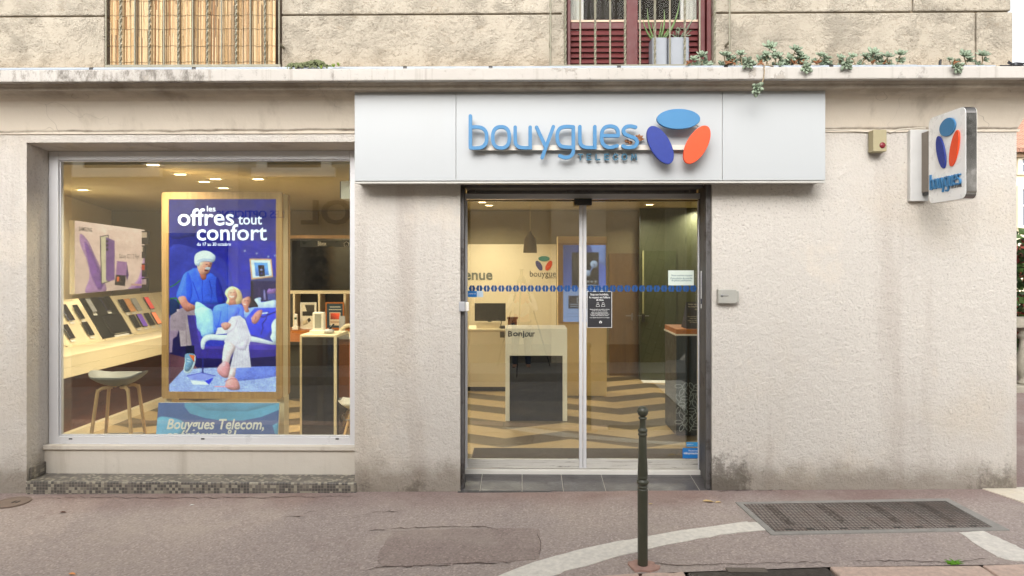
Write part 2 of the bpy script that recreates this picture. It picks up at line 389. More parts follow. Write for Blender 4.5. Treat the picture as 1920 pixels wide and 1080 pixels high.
def m_asphalt(name='pavement_asphalt', base=(171,158,152), red=True):
    t = T(name); x, y, z = t.sep(); c = lin(base)
    col = t.mix(t.noise(.9, 5, .6), tuple(v*.84 for v in c), tuple(v*1.13 for v in c))
    sp = t.noise(170, 2, .6); sp2 = t.n('ShaderNodeTexVoronoi', {'Vector': t.co, 'Scale': 78.0}).outputs[1]
    g = t.n('ShaderNodeRGBToBW', {0: sp2}).outputs[0]
    col = t.mix(t.mr(g, .45, .2, 0, .38), col, tuple(v*.5 for v in c))
    col = t.mix(t.mr(g, .66, .95, 0, .5), col, tuple(min(1, v*1.65) for v in c))
    if red:
        k = t.ma('MULTIPLY', t.mr(t.ma('ADD', y, t.ma('MULTIPLY', t.noise(1.6, 5, .6), -.55)), -.85, -.32, 0, 1, True), t.mr(t.noise(1.2, 4), .3, .6, .35, 1))
        col = t.mix(t.ma('MULTIPLY', k, .7), col, lin((136,110,105)))
        col = t.mix(t.ma('MULTIPLY', t.mr(t.noise(2.2, 6, .7), .6, .72, 0, 1), .35), col, lin((120,98,92)))
    col = t.mix(t.mr(t.noise(1.7, 5, .6, t.n('ShaderNodeVectorMath', {0: t.co, 1: (5, 3, 1)}, operation='ADD').outputs[0]), .52, .7, 0, .4), col, tuple(v*1.12 for v in lin((172,160,150))))
    n = t.bump(g, .012, .8); n = t.bump(sp, .005, .7, n); n = t.bump(t.noise(3, 4), .02, .4, n)
    return t.out(col, .9, normal=n, spec=.25)
def m_mosaic():
    t = T('glass_mosaic'); k = 1/.0265
    v = t.vmul(t.co, (k, k, k)); fl = t.n('ShaderNodeVectorMath', {0: t.n('ShaderNodeVectorMath', {0: v, 1: (.05, .5, .2)}, operation='ADD').outputs[0]}, operation='FLOOR').outputs[0]
    r = t.n('ShaderNodeTexWhiteNoise', {0: fl}, noise_dimensions='3D').outputs[0]
    col = t.mix(t.mr(r, .66, .68), lin((88,84,80)), lin((160,154,138))); col = t.mix(t.mr(r, .88, .9), col, lin((128,122,110)))
    col = t.mix(t.ma('MULTIPLY', t.mr(r, 0, .3, 1, 0), .5), col, lin((122,117,112)))
    fr = t.n('ShaderNodeVectorMath', {0: t.n('ShaderNodeVectorMath', {0: v, 1: (.05, .5, .2)}, operation='ADD').outputs[0]}, operation='FRACTION').outputs[0]
    s = t.n('ShaderNodeSeparateXYZ', {0: fr}).outputs
    e = None
    for i in (0, 2):
        q = t.ma('GREATER_THAN', t.ma('ABSOLUTE', t.ma('SUBTRACT', s[i], .5)), .45); e = q if e is None else t.ma('MAXIMUM', e, q)
    col = t.mix(e, col, lin((150,142,130))); col = t.mix(t.mr(t.noise(5, 5), .5, .7, 0, .5), col, lin((150,142,130)))
    return t.out(col, t.mr(e, 0, 1, .35, .9), normal=t.bump(e, -.004))
def m_chevron():
    t = T('chevron_boards'); x, y, z = t.sep()
    px = t.ma('PINGPONG', t.ma('ADD', x, 20.91), .74)
    v = t.ma('ADD', t.ma('MULTIPLY', y, 1.0), t.ma('MULTIPLY', px, -.5))
    st = t.ma('GREATER_THAN', t.ma('FRACT', t.ma('DIVIDE', v, .80)), .52)
    gr = t.noise(6, 5, .6, t.vmul(t.co, (3, 14, 1)))
    a = t.mix(gr, lin((166,142,102)), lin((188,164,122))); b = t.mix(gr, lin((80,69,49)), lin((100,87,63)))
    col = t.mix(st, a, b)
    pl = t.ma('LESS_THAN', t.ma('FRACT', t.ma('DIVIDE', v, .20)), .03); col = t.mix(t.ma('MULTIPLY', pl, .35), col, lin((90,75,50)))
    return t.out(col, .38)
def m_wood(name, a, b, sc=(30, 30, 2.2), rough=.45):
    t = T(name); g = t.noise(1, 6, .62, t.vmul(t.co, sc), .4); f = t.noise(6, 5, .6, t.vmul(t.co, tuple(v*.6 for v in sc)))
    col = t.mix(t.mr(g, .3, .72), lin(a), lin(b)); col = t.mix(t.mr(f, .55, .75, 0, .25), col, tuple(v*.5 for v in lin(a)))
    return t.out(col, rough, normal=t.bump(f, .0015))
def m_tile():
    t = T('slate_tile'); c = lin((78,75,77))
    col = t.mix(t.noise(3, 6, .65), tuple(v*.62 for v in c), tuple(v*1.25 for v in c)); col = t.mix(t.mr(t.noise(1.3, 4), .55, .7, 0, .3), col, lin((128,125,128)))
    return t.out(col, t.mr(t.noise(5, 4), .3, .7, .28, .55), normal=t.bump(t.noise(40, 4), .003))
def m_weathered():
    t = T('worn_white_paint'); col = t.mix(t.mr(t.noise(1, 7, .75, t.vmul(t.co, (2.5, 2.5, 70))), .52, .68), lin((196,192,184)), lin((150,142,130)))
    col = t.mix(t.mr(t.noise(1, 7, .75, t.vmul(t.co, (4, 4, 90))), .60, .66), col, lin((58,50,42)))
    return t.out(col, .6, normal=t.bump(t.noise(60, 4), .003))
def m_darkframe():
    t = T('grimy_steel'); col = t.mix(t.noise(2.5, 6, .7, t.vmul(t.co, (3, 3, .6))), lin((58,54,52)), lin((112,110,110)))
    col = t.mix(t.mr(t.noise(5, 6, .7), .56, .68), col, lin((44,36,30)))
    return t.out(col, .6, .2, t.bump(t.noise(50, 4), .004))
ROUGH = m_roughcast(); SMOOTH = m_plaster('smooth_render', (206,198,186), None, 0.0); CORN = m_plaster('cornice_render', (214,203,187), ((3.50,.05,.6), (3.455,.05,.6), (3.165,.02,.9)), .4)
SLAB = m_slab(); STONE = m_stone(); PAVE = m_asphalt(); ROAD = m_asphalt('road_asphalt', (160,154,150), False); MOSAIC = m_mosaic(); CHEV = m_chevron(); TILE = m_tile()
WORN = m_weathered(); DARKF = m_darkframe()
ALU = mk('white_aluminium', (206,205,206), .35, 0, .03, 3); ALUG = mk('grey_aluminium', (168,167,166), .4, .3, .05, 8, .001)
FASC = None
def m_fascia():
    t = T('lacquered_sign_panel'); col = t.mix(t.noise(.6, 4), lin((172,175,177)), lin((179,182,183)))
    st = t.mr(t.noise(1, 5, .6, t.vmul(t.co, (7, 7, .35))), .6, .85, 0, .12); col = t.mix(st, col, lin((166,164,158)))
    col = t.mix(t.mr(t.noise(16, 4, .7), .73, .76, 0, .6), col, lin((120,112,102)))
    return t.out(col, .4, normal=t.bump(t.noise(1.2, 2), .01, .4))
FASC = m_fascia()
BLK = mk('black_plastic', (24,24,25), .35); DK = mk('dark_interior', (52,50,40), .8); CREAM = mk('cream_laminate', (236,222,190), .45, 0, .03, 2)
WHITE = mk('white_laminate', (238,234,224), .4, 0, .03, 2); GLASS = glass('window_glass'); STEEL = mk('steel', (150,150,150), .35, .8)
WOODF = m_wood('oak_veneer', (178,136,84), (208,168,112)); WOODL = m_wood('beech', (196,156,104), (222,186,134)); WOODO = m_wood('orange_wood', (170,98,40), (198,122,58), (4, 4, 30))
WOODR = m_wood('red_brown_board', (66,30,16), (104,52,28), (3, 3, 18)); WOODB = m_wood('brown_door_wood', (92,66,36), (120,90,52), (14, 14, 1.5))
LIGHTBLUE = mk('light_blue_paint', (58,120,166), .5, 0, .05, 5); DEEPBLUE = mk('deep_blue_paint', (22,46,134), .5, 0, .12, 26); ORANGE = mk('orange_paint', (226,74,24), .5, 0, .07, 14)
TEAL = mk('teal_paint', (34,92,118), .5, 0, .25, 30)
RED = mk('red_brown_paint', (94,38,37), .5, 0, .16, 7, .003, 30); IRON = mk('grey_green_iron_paint', (128,124,106), .5, .1, .12, 9, .002)
CONC = mk('pale_concrete', (196,190,180), .85, 0, .16, 9, .006, 90); CAST = mk('dark_cast_iron', (74,68,64), .55, .5, .2, 12, .004, 70)
KERBM = mk('pink_granite', (200,176,162), .85, 0, .22, 26, .008, 60)
PRINT_W = mk('white_print', (236,236,234), .5, 0, 0); PRINT_B = mk('navy_print', (34,40,62), .5, 0, 0); PRINT_K = mk('charcoal_print', (44,44,48), .45, 0, .04)

# ------------------------------------------------------------ ground, road, kerb
def kerb_y(x):                                 # inner edge of the kerb
    pts = [(-14, -2.7), (-3, -2.15), (-.5, -1.80), (.55, -1.56), (1.1, -1.52), (2.1, -1.455), (4.6, -1.40), (14, -1.3)]
    for (a, ya), (b, yb) in zip(pts, pts[1:]):
        if a <= x <= b: return ya+(yb-ya)*(x-a)/(b-a)
    return pts[0][1] if x < pts[0][0] else pts[-1][1]
tag(MB().slab([(-400,-300),(400,-300),(400,500),(-400,500)], -.9, -.85).build('ground', mk('distant_ground', (140,132,120), .95)), kind='structure')
xs = [-14+i*.7 for i in range(41)]
mb = MB(); vs = []; fs = []
for x in xs:
    k = kerb_y(x)
    for j in range(6): y = k*(1-j/5.0); vs.append((x, y, gz(x, y)))
for i in range(len(xs)-1):
    for j in range(5): a = i*6+j; fs.append((a, a+6, a+7, a+1))
mb.add(vs, fs)
mb.add([(x, y, gz(x, 0)-(.0 if y < .01 else 0)) for x in (4.3, 14) for y in (0, 30)], [(0, 2, 3, 1)])
tag(mb.build('pavement', PAVE, org=(0,0,0)), kind='structure')
mb = MB(); vs = []; fs = []
for x in xs:
    k = kerb_y(x)-.23
    for y, dz in ((k, -.10), (-3.8, -.06), (-5.55, -.10)): vs.append((x, y, GA*x-.06+dz))
for i in range(len(xs)-1):
    for j in range(2): a = i*3+j; fs.append((a, a+1, a+4, a+3))
mb.add(vs, fs)
tag(mb.build('road', ROAD, org=(0,0,0)), kind='structure')
mb = MB(); x = -14.0
gx0, gx1 = GP(1283, 1070)[0], GP(1556, 1066)[0]
while x < 14:
    L = .95+.25*rnd.random(); e = min(x+L, 14)
    if x < gx0 < e: e = gx0
    if gx0-.01 <= x < gx1: x = gx1; continue
    n = 4; j1 = [rnd.uniform(-.012, .012) for _ in range(n+1)]
    pl = [(x+.008+(e-x-.016)*i/n, kerb_y(x+(e-x)*i/n)-.004+j1[i]) for i in range(n+1)]
    pl += [(p[0], kerb_y(p[0])-.22) for p in pl[::-1]]
    mb.slab(pl, lambda a, b: gz(a, b)-.2, lambda a, b: gz(a, kerb_y(a))+.006)
    x = e
tag(mb.build('kerb', KERBM, org=(0,0,0), bev=.012), kind='structure')
mb = MB().slab([(-14,-7.2),(14,-7.2),(14,-5.6),(-14,-5.6)], -.3, lambda x, y: GA*x-.02)
tag(mb.build('pavement_opposite', mk('grey_pavement', (150,146,140), .9, 0, .15, 5, .006, 90), org=(0,0,0)), kind='structure')
mb = MB()
for i in range(5): mb.slab([(2.3+i*1.0, -5.3), (2.85+i*1.0, -5.3), (2.85+i*1.0, -2.6), (2.3+i*1.0, -2.6)], lambda x, y: GA*x-.118, lambda x, y: GA*x-.108)
tag(mb.build('road_marking', mk('road_paint', (224,222,214), .8, 0, .12, 8), org=(0,0,0)), kind='structure')
def patch(name, px, mat, dz=.004, th=.004):
    P = [GP(*p) for p in px]
    return tag(MB().slab([(p[0], p[1]) for p in P], lambda x, y: gz(x, y)+dz-th, lambda x, y: gz(x, y)+dz).build(name, mat, org=(0,0,0)), kind='structure')
def rag(px, k=2.2, n=9):                       # a ragged outline
    o = []
    for (a, b), (c, d) in zip(px, px[1:]+px[:1]):
        for i in range(n): o.append((a+(c-a)*i/n+rnd.uniform(-k, k), b+(d-b)*i/n+rnd.uniform(-k, k)*.45))
    return o
TRENCH = mk('trench_concrete', (220,215,206), .9, 0, .2, 26, .006, 120)
patch('trench_fill', rag([(905,1092),(1000,1054),(1100,1027),(1200,1008),(1300,992),(1400,979),(1424,981),(1436,994),(1350,1003),(1250,1022),(1150,1046),(1060,1072),(1010,1092)], 2, 5), TRENCH)
patch('trench_fill', rag([(1797,999),(1842,996),(1880,1013),(1920,1030),(1975,1050),(1960,1060),(1885,1049),(1862,1040)], 2, 5), TRENCH)
patch('repair_patch', rag([(735,996),(860,992),(1012,992),(1014,1030),(1005,1050),(900,1055),(800,1060),(715,1063),(708,1045),(722,1015)], 2.5, 6), m_asphalt('smooth_red_asphalt', (156,141,135), False))
mb = MB()
for q in ([(1842,917.5),(1877,916),(1905,924),(1872,927)], [(1878,916),(1960,913),(1975,922),(1906,924)], [(1874,928),(1906,925),(1945,936),(1912,941)], [(1907,925),(1976,923),(1990,933),(1947,936)], [(1914,942),(1947,937),(1992,953),(1958,957)]):
    P = [GP(*p) for p in q]; mb.slab([(p[0], p[1]) for p in P], lambda x, y: gz(x, y)-.01, lambda x, y: gz(x, y)+.008)
tag(mb.build('corner_paving', mk('pale_stone_slab', (222,212,194), .35, 0, .22, 5), org=(0,0,0)), kind='structure')

# ------------------------------------------------------------ the building
B = thing('corner_building', (0,0,0), 'cream rough rendered corner building with stone upper floor and a glazed shop at street level', 'building')
XW0, XW1, XD0, XD1, XR = X(50,0), X(665,0), X(863,0), X(1335,0), 4.335
ZL, ZDH, ZTOP = Z(265,0), Z(340,0), 3.16
YW, YD = .27, .40
def cells(xs, zs, solid, y0, y1, mb):
    for i in range(len(xs)-1):
        for j in range(len(zs)-1):
            if not solid(i, j): continue
            x0, x1, z0, z1 = xs[i], xs[i+1], zs[j], zs[j+1]
            mb.add([(x0,y0,z0),(x1,y0,z0),(x1,y0,z1),(x0,y0,z1)], [(0,1,2,3)])
            mb.add([(x0,y1,z0),(x1,y1,z0),(x1,y1,z1),(x0,y1,z1)], [(3,2,1,0)])
            ok = lambda a, b: 0 <= a < len(xs)-1 and 0 <= b < len(zs)-1 and solid(a, b)
            for (a, b, q) in ((i-1, j, [(x0,y0,z0),(x0,y0,z1),(x0,y1,z1),(x0,y1,z0)]), (i+1, j, [(x1,y0,z0),(x1,y1,z0),(x1,y1,z1),(x1,y0,z1)]),
                              (i, j-1, [(x0,y0,z0),(x0,y1,z0),(x1,y1,z0),(x1,y0,z0)]), (i, j+1, [(x0,y0,z1),(x1,y0,z1),(x1,y1,z1),(x0,y1,z1)])):
                if not ok(a, b): mb.add(q, [(0,1,2,3)])
mb = MB()
cells([-9, XW0, XW1, XD0, XD1, XR], [-.4, ZDH, ZL, 3.5], lambda i, j: not ((i == 1 and j < 2) or (i == 3 and j < 1)), 0, .45, mb)
mb.box(XR-.3, XR, .45, 9, -.4, 3.5)
mb.build('wall', ROUGH, B)
# smooth lintel band and splayed head over the shop window
mb = MB(); z0 = ZL; z1 = Z(283, YW, 300)
mb.prism([(XW0+.001, z0-.002), (XW1-.001, z0-.002), (XW1-.001, z1), (XW0+.001, z1)], YW+.006, .44)
mb.add([(XW0+.001,.004,z0-.002),(XW1-.001,.004,z0-.002),(XW1-.001,YW+.006,z1),(XW0+.001,YW+.006,z1)], [(0,3,2,1)])
mb.build('window_head', SMOOTH, B)
# cornice and ledge, turned round the corner
def sweep(mb, prof, x0=-9, y1=9):
    st = [lambda o: (x0, -o)] + [lambda o, t=t: (x0+(XR-x0)*t+o*t, -o) for t in (.25, .5, .75)] + [lambda o: (XR+o, -o), lambda o: (XR+o, y1)]
    n = len(prof); vs = [(*s_(o), z) for s_ in st for o, z in prof]
    fs = [(i*n+j, (i+1)*n+j, (i+1)*n+j+1, i*n+j+1) for i in range(len(st)-1) for j in range(n-1)]
    mb.add(vs, fs)
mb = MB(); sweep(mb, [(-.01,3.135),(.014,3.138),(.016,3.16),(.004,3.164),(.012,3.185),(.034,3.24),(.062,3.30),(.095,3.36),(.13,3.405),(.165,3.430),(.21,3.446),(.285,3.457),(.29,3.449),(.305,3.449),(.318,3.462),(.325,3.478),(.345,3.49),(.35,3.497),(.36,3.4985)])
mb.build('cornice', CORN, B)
mb = MB(); sweep(mb, [(-.3,3.4975),(.36,3.4975),(.43,3.493),(.433,3.5),(.433,3.583),(.428,3.59),(-.3,3.592)])
mb.build('balcony_slab', SLAB, B)
# upper storey in stone blocks
SW0, SW1 = X(196,.02), X(528,.02); RW0, RW1 = X(1058,.02), X(1338,.02); XJ = X(1830,.02)
zc = [3.592, Z(26,.02), Z(26,.02)+.62, Z(26,.02)+1.24, Z(26,.02)+1.86, 6.9]
for (p, q) in ((-9, SW0), (SW1, RW0), (RW1, None)):
    mb = MB()
    for r in range(5):
        a, b = zc[r]+.006, zc[r+1]-.006
        js = [p] + ([-6.3, q] if p == -9 else [q] if q else ([XJ, 4.315] if r % 2 == 0 else [XJ-.55, 4.30]))
        for u, v in zip(js, js[1:]): mb.box(u+(.006 if u != p else 0), v-(.006 if v != js[-1] else 0), rnd.uniform(.012, .022), .3, a, b)
    mb.build('upper_wall', STONE, B, bev=.012)
mb = MB()
for (p, q) in ((-8.99, SW0-.004), (SW1+.004, RW0-.004), (RW1+.004, 4.29)): mb.box(p, q, .045, .33, 3.59, 6.9)
mb.box(-9, 4.29, .34, .36, 6.2, 6.95); mb.box(3.9, 4.29, .36, 9, 3.59, 6.9)
mb.build('upper_wall_core', mk('mortar', (140,126,104), .95, 0, .2, 20, .01), B)
MB().box(-9.1, 4.6, -.2, 9.1, 6.95, 7.1).build('roof_edge', SLAB, B)
# window recess, riser, sill and the mosaic step
mb = MB(); zs_ = Z(843, .225, 300)
mb.box(XW0+.001, XW1-.001, .225, .44, -.1, zs_)
mb.build('stall_riser', SMOOTH, B)
mb = MB().box(XW0+.001, XW1-.001, .2, .30, zs_+.0005, Z(836,.2,300)); mb.build('window_sill', SMOOTH, B, bev=.006)
zst = .043
mb = MB().box(X(51,0), X(667.5,-.02), -.022, .224, -.2, zst)
mb.box(XW0+.001, XW0+.02, .03, .224, zst+.0005, Z(866,.2,80))
mb.build('mosaic_step', MOSAIC, B, bev=.008)
# shop window
fr = MB(); Yf = YW
x0, x1 = X(92,Yf), X(672,Yf); zt, zb = Z(283,Yf,300), Z(836,Yf,300)
a, b, c_, d = X(109,Yf), X(656,Yf), Z(299.5,Yf,300), Z(819,Yf,300)
fr.box(x0, a, Yf, Yf+.07, zb, zt); fr.box(b, x1, Yf, Yf+.07, zb, zt); fr.box(a, b, Yf+.001, Yf+.07, c_, zt-.001); fr.box(a, b, Yf+.001, Yf+.07, zb+.001, d)
g = .012
fr.box(a, b, Yf+.018, Yf+.06, c_-g, c_-.0005); fr.box(a, b, Yf+.018, Yf+.06, d+.0005, d+g); fr.box(a+.0005, a+g, Yf+.019, Yf+.061, d+g+.0005, c_-g-.0005)
fr.box(x0-.012, x0-.0005, Yf+.012, Yf+.07, zb, zt+.012); fr.box(x0, x1, Yf-.012, Yf-.0005, zb+.012, zb+.022)
win = fr.build('shop_window', ALU, B, bev=.004)
MB().box(a+.002, b-.002, Yf+.032, Yf+.042, d+.002, c_-.002).build('pane', GLASS, win)
for p in (132, 380, 632): MB().pbox(p-3, 822, p+3, 824, Yf-.004, Yf+.01).build('drain_slot', BLK, win)
# shop interior shell
mb = MB().box(-7.5, 4.02, .46, 6.1, -.1, .028); mb.build('shop_floor', CHEV, B)
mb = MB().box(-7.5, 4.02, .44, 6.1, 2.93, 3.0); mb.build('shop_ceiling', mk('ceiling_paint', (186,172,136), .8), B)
mb = MB().box(-7.5, 4.02, 5.95, 6.1, .03, 2.92); mb.build('back_wall', mk('olive_wall_paint', (134,122,92), .8, 0, .06), B)
SWM = mk('side_wall_paint', (226,210,178), .8, 0, .04)
MB().box(XR-.36, XR-.305, .46, 5.94, .03, 2.92).build('side_wall', SWM, B)
mb = MB()
mb.slab([(-5.25,.46),(-5.3,.46),(-7.3,5.94),(-7.25,5.94)][::-1], .03, 2.92)
mb.build('side_wall', SWM, B)
mb = MB().pbox(800, 458, 1043, 640, 5.90, 5.945); mb.build('wall_panel', CREAM, B)
mb = MB(); x0, x1 = X(1142,5.93), X(1196,5.93)
mb.box(x0, x1, 5.90, 5.944, .03, Z(475,5.9,1170)); bd = mb.build('back_door', WOODB, B)
mb = MB().box(x1-.12, x1-.1, 5.86, 5.899, 1.0, 1.12); mb.box(x1-.22, x1-.1, 5.845, 5.86, 1.07, 1.09); mb.build('handle', STEEL, bd)
mb = MB().box(X(1199,5.5), 3.95, 5.5, 5.53, .03, 2.92); mb.build('partition', mk('dark_green_wall', (66,70,50), .5, 0, .1), B)
# doorway
mb = MB()
dx0, dx1 = X(872,YD), X(1318,YD)
mb.box(XD0+.001, XD0+.032, .03, .12, -.03, ZDH-.01); mb.box(XD0+.0015, XD0+.012, .1205, .44, -.03, ZDH-.01); mb.box(XD1-.045, XD1-.001, .03, .09, -.03, ZDH-.01); mb.box(XD1-.008, XD1-.002, .0905, .44, -.03, ZDH-.01)
mb.box(XD0+.036, XD1-.061, .30, .43, Z(362,.3,1090), ZDH-.01)
mb.box(XD0+.036, XD1-.061, .06, .299, ZDH-.05, ZDH-.012)
for p in (885, 1300, 1068): mb.pbox(p-6, 353, p+6, 362, .24, .29)
mb.build('shutter_guide', DARKF, B, bev=.004)
mb = MB(); zt = Z(363,YD,1090); zb = .018
mb.box(dx0, dx1+.012, YD-.03, YD+.06, Z(373.5,YD,1090), zt)
mb.box(dx0-.02, X(873.5,YD), YD-.02, YD+.06, zb, Z(374,YD,1090)); mb.box(X(1311.5,YD), dx1+.012, YD-.02, YD+.06, zb, Z(374,YD,1090))
mb.box(X(1316,YD)-.0, X(1322,YD), YD-.08, YD-.031, zb, Z(366,YD,1090))
dfr = mb.build('door_frame', ALU, B, bev=.003)
tl = mk('white_threshold_strip', (224,220,212), .4, 0, .06)
mb = MB().box(dx0, dx1+.01, YD-.04, YD+.05, -.02, .049); mb.build('threshold', tl, B, bev=.003)
mb = MB(); zf = lambda y: -.022+(y-.0)*.09
xt = [X(863,0)+.001] + [X(p,0) for p in (900,979,1056.5,1136,1217,1313)] + [X(1335,0)-.001]
for r, (ya, yb) in enumerate(((-.012,.292),(.298,YD-.042))):
    for u, v in zip(xt, xt[1:]):
        mb.slab([(u+.003, ya), (v-.003, ya), (v-.003, yb), (u+.003, yb)], -.1, lambda x, y: zf(y))
mb.build('doorstep_tile', TILE, B, bev=.002)
mb = MB().slab([(xt[0], -.01), (xt[-1], -.01), (xt[-1], YD-.041), (xt[0], YD-.041)], -.12, lambda x, y: zf(y)-.004); mb.build('tile_grout', mk('grout', (176,170,162), .9), B)
mb = MB().box(XD0-.02, XD1+.02, -.03, -.0125, -.2, -.028); mb.build('step_edge', DARKF, B)
def leaf(px0, px1, left):
    m = MB(); y0, y1 = YD-.005, YD+.03; zA, zB = .054, Z(375.5,YD,px0)
    sl_, sr = (3, 6.5) if left else (6, 2.5)
    m.box(X(px0,YD), X(px0+sl_,YD), y0, y1, zA, zB); m.box(X(px1-sr,YD), X(px1,YD), y0, y1, zA, zB)
    dl = m.build('sliding_door', ALU, B, bev=.002)
    xa, xb = X(px0+sl_,YD)+.001, X(px1-sr,YD)-.001
    MB().box(xa, xb, y0+.002, y1-.002, zA, Z(860.5,YD,px0)).build('bottom_rail', WORN, dl, bev=.003)
    MB().box(xa, xb, y0+.002, y1-.002, Z(377.5,YD,px0), zB).build('top_rail', BLK, dl)
    MB().box(xa, xb, YD+.008, YD+.018, Z(860.5,YD,px0)+.001, Z(377.5,YD,px0)-.001).build('glass_pane', GLASS, dl)
    m = MB(); n = int(round((px1-px0)/14.2)); 
    for i in range(n):
        cx = px0+sl_+1.5+7+i*((px1-sr-px0-sl_-3)/n); zc_ = Z(541,YD,cx); xx = X(cx,YD); h = .029
        for sg in (-1, 1):
            pl = [(xx+sg*.0012, zc_+h), (xx+sg*.019, zc_+h), (xx+sg*.032, zc_), (xx+sg*.019, zc_-h), (xx+sg*.0012, zc_-h), (xx+sg*.0045, zc_)]
            m.prism(pl, YD+.0055, YD+.0075)
    m.build('safety_band', mk('blue_film', (20,72,130), .4, 0, .04), dl)
    return dl
DL = leaf(873.5, 1092.5, True); DR = leaf(1093.5, 1311, False)
mb = MB().pbox(1077, 372, 1110, 384.5, YD-.075, YD-.031); mb.build('motion_sensor', BLK, dfr, bev=.006)
mb = MB().box(dx0+.03, dx1-.01, YD+.07, YD+.78, .0285, .034)
for i in range(35): mb.box(dx0+.04, dx1-.02, YD+.078+i*.02, YD+.088+i*.02, .0341, .038)
DM = mb.build('door_mat', mk('ribbed_rubber', (70,66,58), .9), None); tag(DM, 'dark ribbed entrance mat just inside the sliding glass doors', 'mat')
GLASS2 = glass('house_glass', (.9,.9,.88), 1.12)
# red-framed window above
mb = MB(); Yr = .16
mb.pbox(1064, -150, 1070, 128, Yr-.04, Yr+.05); mb.pbox(1175, -150, 1196, 128, Yr-.015, Yr+.05); mb.pbox(1311, -150, 1322, 128, Yr-.05, Yr+.05); mb.pbox(1326, -150, 1334, 128, Yr-.09, Yr+.02)
mb.pbox(1070.3, 41, 1174.7, 54, Yr, Yr+.04); mb.pbox(1196.3, 41, 1310.7, 54, Yr, Yr+.04)
rw = mb.build('upper_window', RED, B, bev=.004)
for (p, q) in ((1070.3,1174.7),(1196.3,1310.7)):
    m = MB()
    for i in range(9):
        y_ = 56+i*10.6; x0, z1 = W(p, y_, Yr); x1, z0 = W(q, y_+9.4, Yr)
        m.add([(x0,Yr+.022,z1),(x1,Yr+.022,z1),(x1,Yr-.004,z0),(x0,Yr-.004,z0),(x0,Yr+.035,z1),(x1,Yr+.035,z1),(x1,Yr+.02,z0),(x0,Yr+.02,z0)], [(3,2,1,0),(0,1,5,4),(2,3,7,6),(1,2,6,5),(3,0,4,7)])
    m.build('shutter', RED, rw)
    MB().pbox(p, 37.5, q, 40.8, Yr-.008, Yr+.03).build('sill_bead', mk('bare_wood_bead', (206,180,156), .7), rw)
    MB().pbox(p, -150, q, 37.3, Yr+.015, Yr+.02).build('pane', GLASS2, rw)
CURT = mk('white_net_curtain', (200,200,196), .9)
for (p, q) in ((1066,1088),(1284,1320)):
    n = 14; m = MB()
    x0, x1 = X(p,Yr+.1), X(q,Yr+.1); zz0, zz1 = Z(60,Yr+.1,p), 6.0
    vs = [(x0+(x1-x0)*i/n, Yr+.1+.012*math.sin(i*1.9), z) for i in range(n+1) for z in (zz0, zz1)]
    m.add(vs, [(2*i, 2*i+2, 2*i+3, 2*i+1) for i in range(n)], 0, True)
    m.build('curtain', CURT, rw)
for p in (1088, 1276): MB().pbox(p, -150, p+6, 42, Yr+.06, Yr+.09).build('inner_frame', ALU, rw)
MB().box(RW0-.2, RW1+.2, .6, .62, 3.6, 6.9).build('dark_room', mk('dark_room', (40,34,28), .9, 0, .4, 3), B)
MB().box(SW0-.2, SW1+.2, .3, .32, 3.6, 6.19).build('closed_window', mk('closed_shutter_paint', (110,92,76), .7), B)
MB().box(RW0-.02, RW0-.003, .02, .35, 3.595, 6.1).build('window_reveal', STONE, B)
# railings
def railing(first, last, step, twist0, skip=()):
    Y = -.10; r = MB(); r.pbox(first-2, 121.5, last+2, 125, Y-.012, Y+.012); r.box(X(first-2,Y), X(last+2,Y), Y-.012, Y+.012, 4.62, 4.645)
    for p in (first, last):
        x = X(p,Y); r.box(x-.009, x+.009, Y-.008, Y+.008, 3.593, Z(125,Y,p)); r.box(x-.008, x+.008, Y+.0125, .02, 3.9, 3.915)
    rl = r.build('railing', IRON, B)
    n = int(round((last-first)/step))
    for i in range(n+1):
        p = first+(last-first)*i/n; x = X(p,Y); za = Z(121.5,Y,p)+.0005; m = MB()
        if (i+twist0) % 2:
            k = 40; prof = []
            for j in range(k+1):
                z = za+(4.6195-za)*j/k; a = j*.62
                for q in range(4):
                    t = a+q*math.pi/2+math.pi/4; prof.append((x+.0115*math.cos(t), Y+.0115*math.sin(t), z))
            m.add(prof, [(j*4+q, j*4+(q+1)%4, (j+1)*4+(q+1)%4, (j+1)*4+q) for j in range(k) for q in range(4)])
            m.build('twisted_bar', IRON, rl)
        else: m.tube([(x,Y,za),(x,Y,4.6195)], .0085, 8).build('bar', IRON, rl)
    return rl
railing(199, 523.5, 27.1, 0); railing(1032, 1368, 28.0, 0)

# cracks in the pavement
def crack(pts, w, seed):
    q = random.Random(seed); pl = []
    for (a, b), (c, d) in zip(pts, pts[1:]):
        n = max(3, int(abs(c-a)/9))
        pl += [(a+(c-a)*i/n+q.uniform(-2,2), b+(d-b)*i/n+q.uniform(-1.6,1.6)) for i in range(n)]
    pl.append(pts[-1]); P = [GP(*p) for p in pl]; m = MB(); vs = []
    for i, p in enumerate(P):
        ww = w*q.uniform(.2,1)*(0.2 if i in (0, len(P)-1) else 1); vs += [(p[0], p[1]-ww, gz(p[0],p[1])+.0052), (p[0]+ww*.6, p[1]+ww, gz(p[0],p[1])+.0052)]
    m.add(vs, [(2*i, 2*i+2, 2*i+3, 2*i+1) for i in range(len(P)-1)]); return tag(m.build('pavement_crack', CRK, org=(0,0,0)), kind='structure')
CRK = mk('crack_shadow_dirt', (92,78,73), .95, 0, .2, 40)
crack([(690,996),(740,992),(830,989),(905,988),(930,992)], .007, 1); crack([(1006,996),(1013,1020),(1010,1050)], .007, 2); crack([(688,1070),(712,1064),(800,1062),(900,1056),(960,1055)], .008, 3)
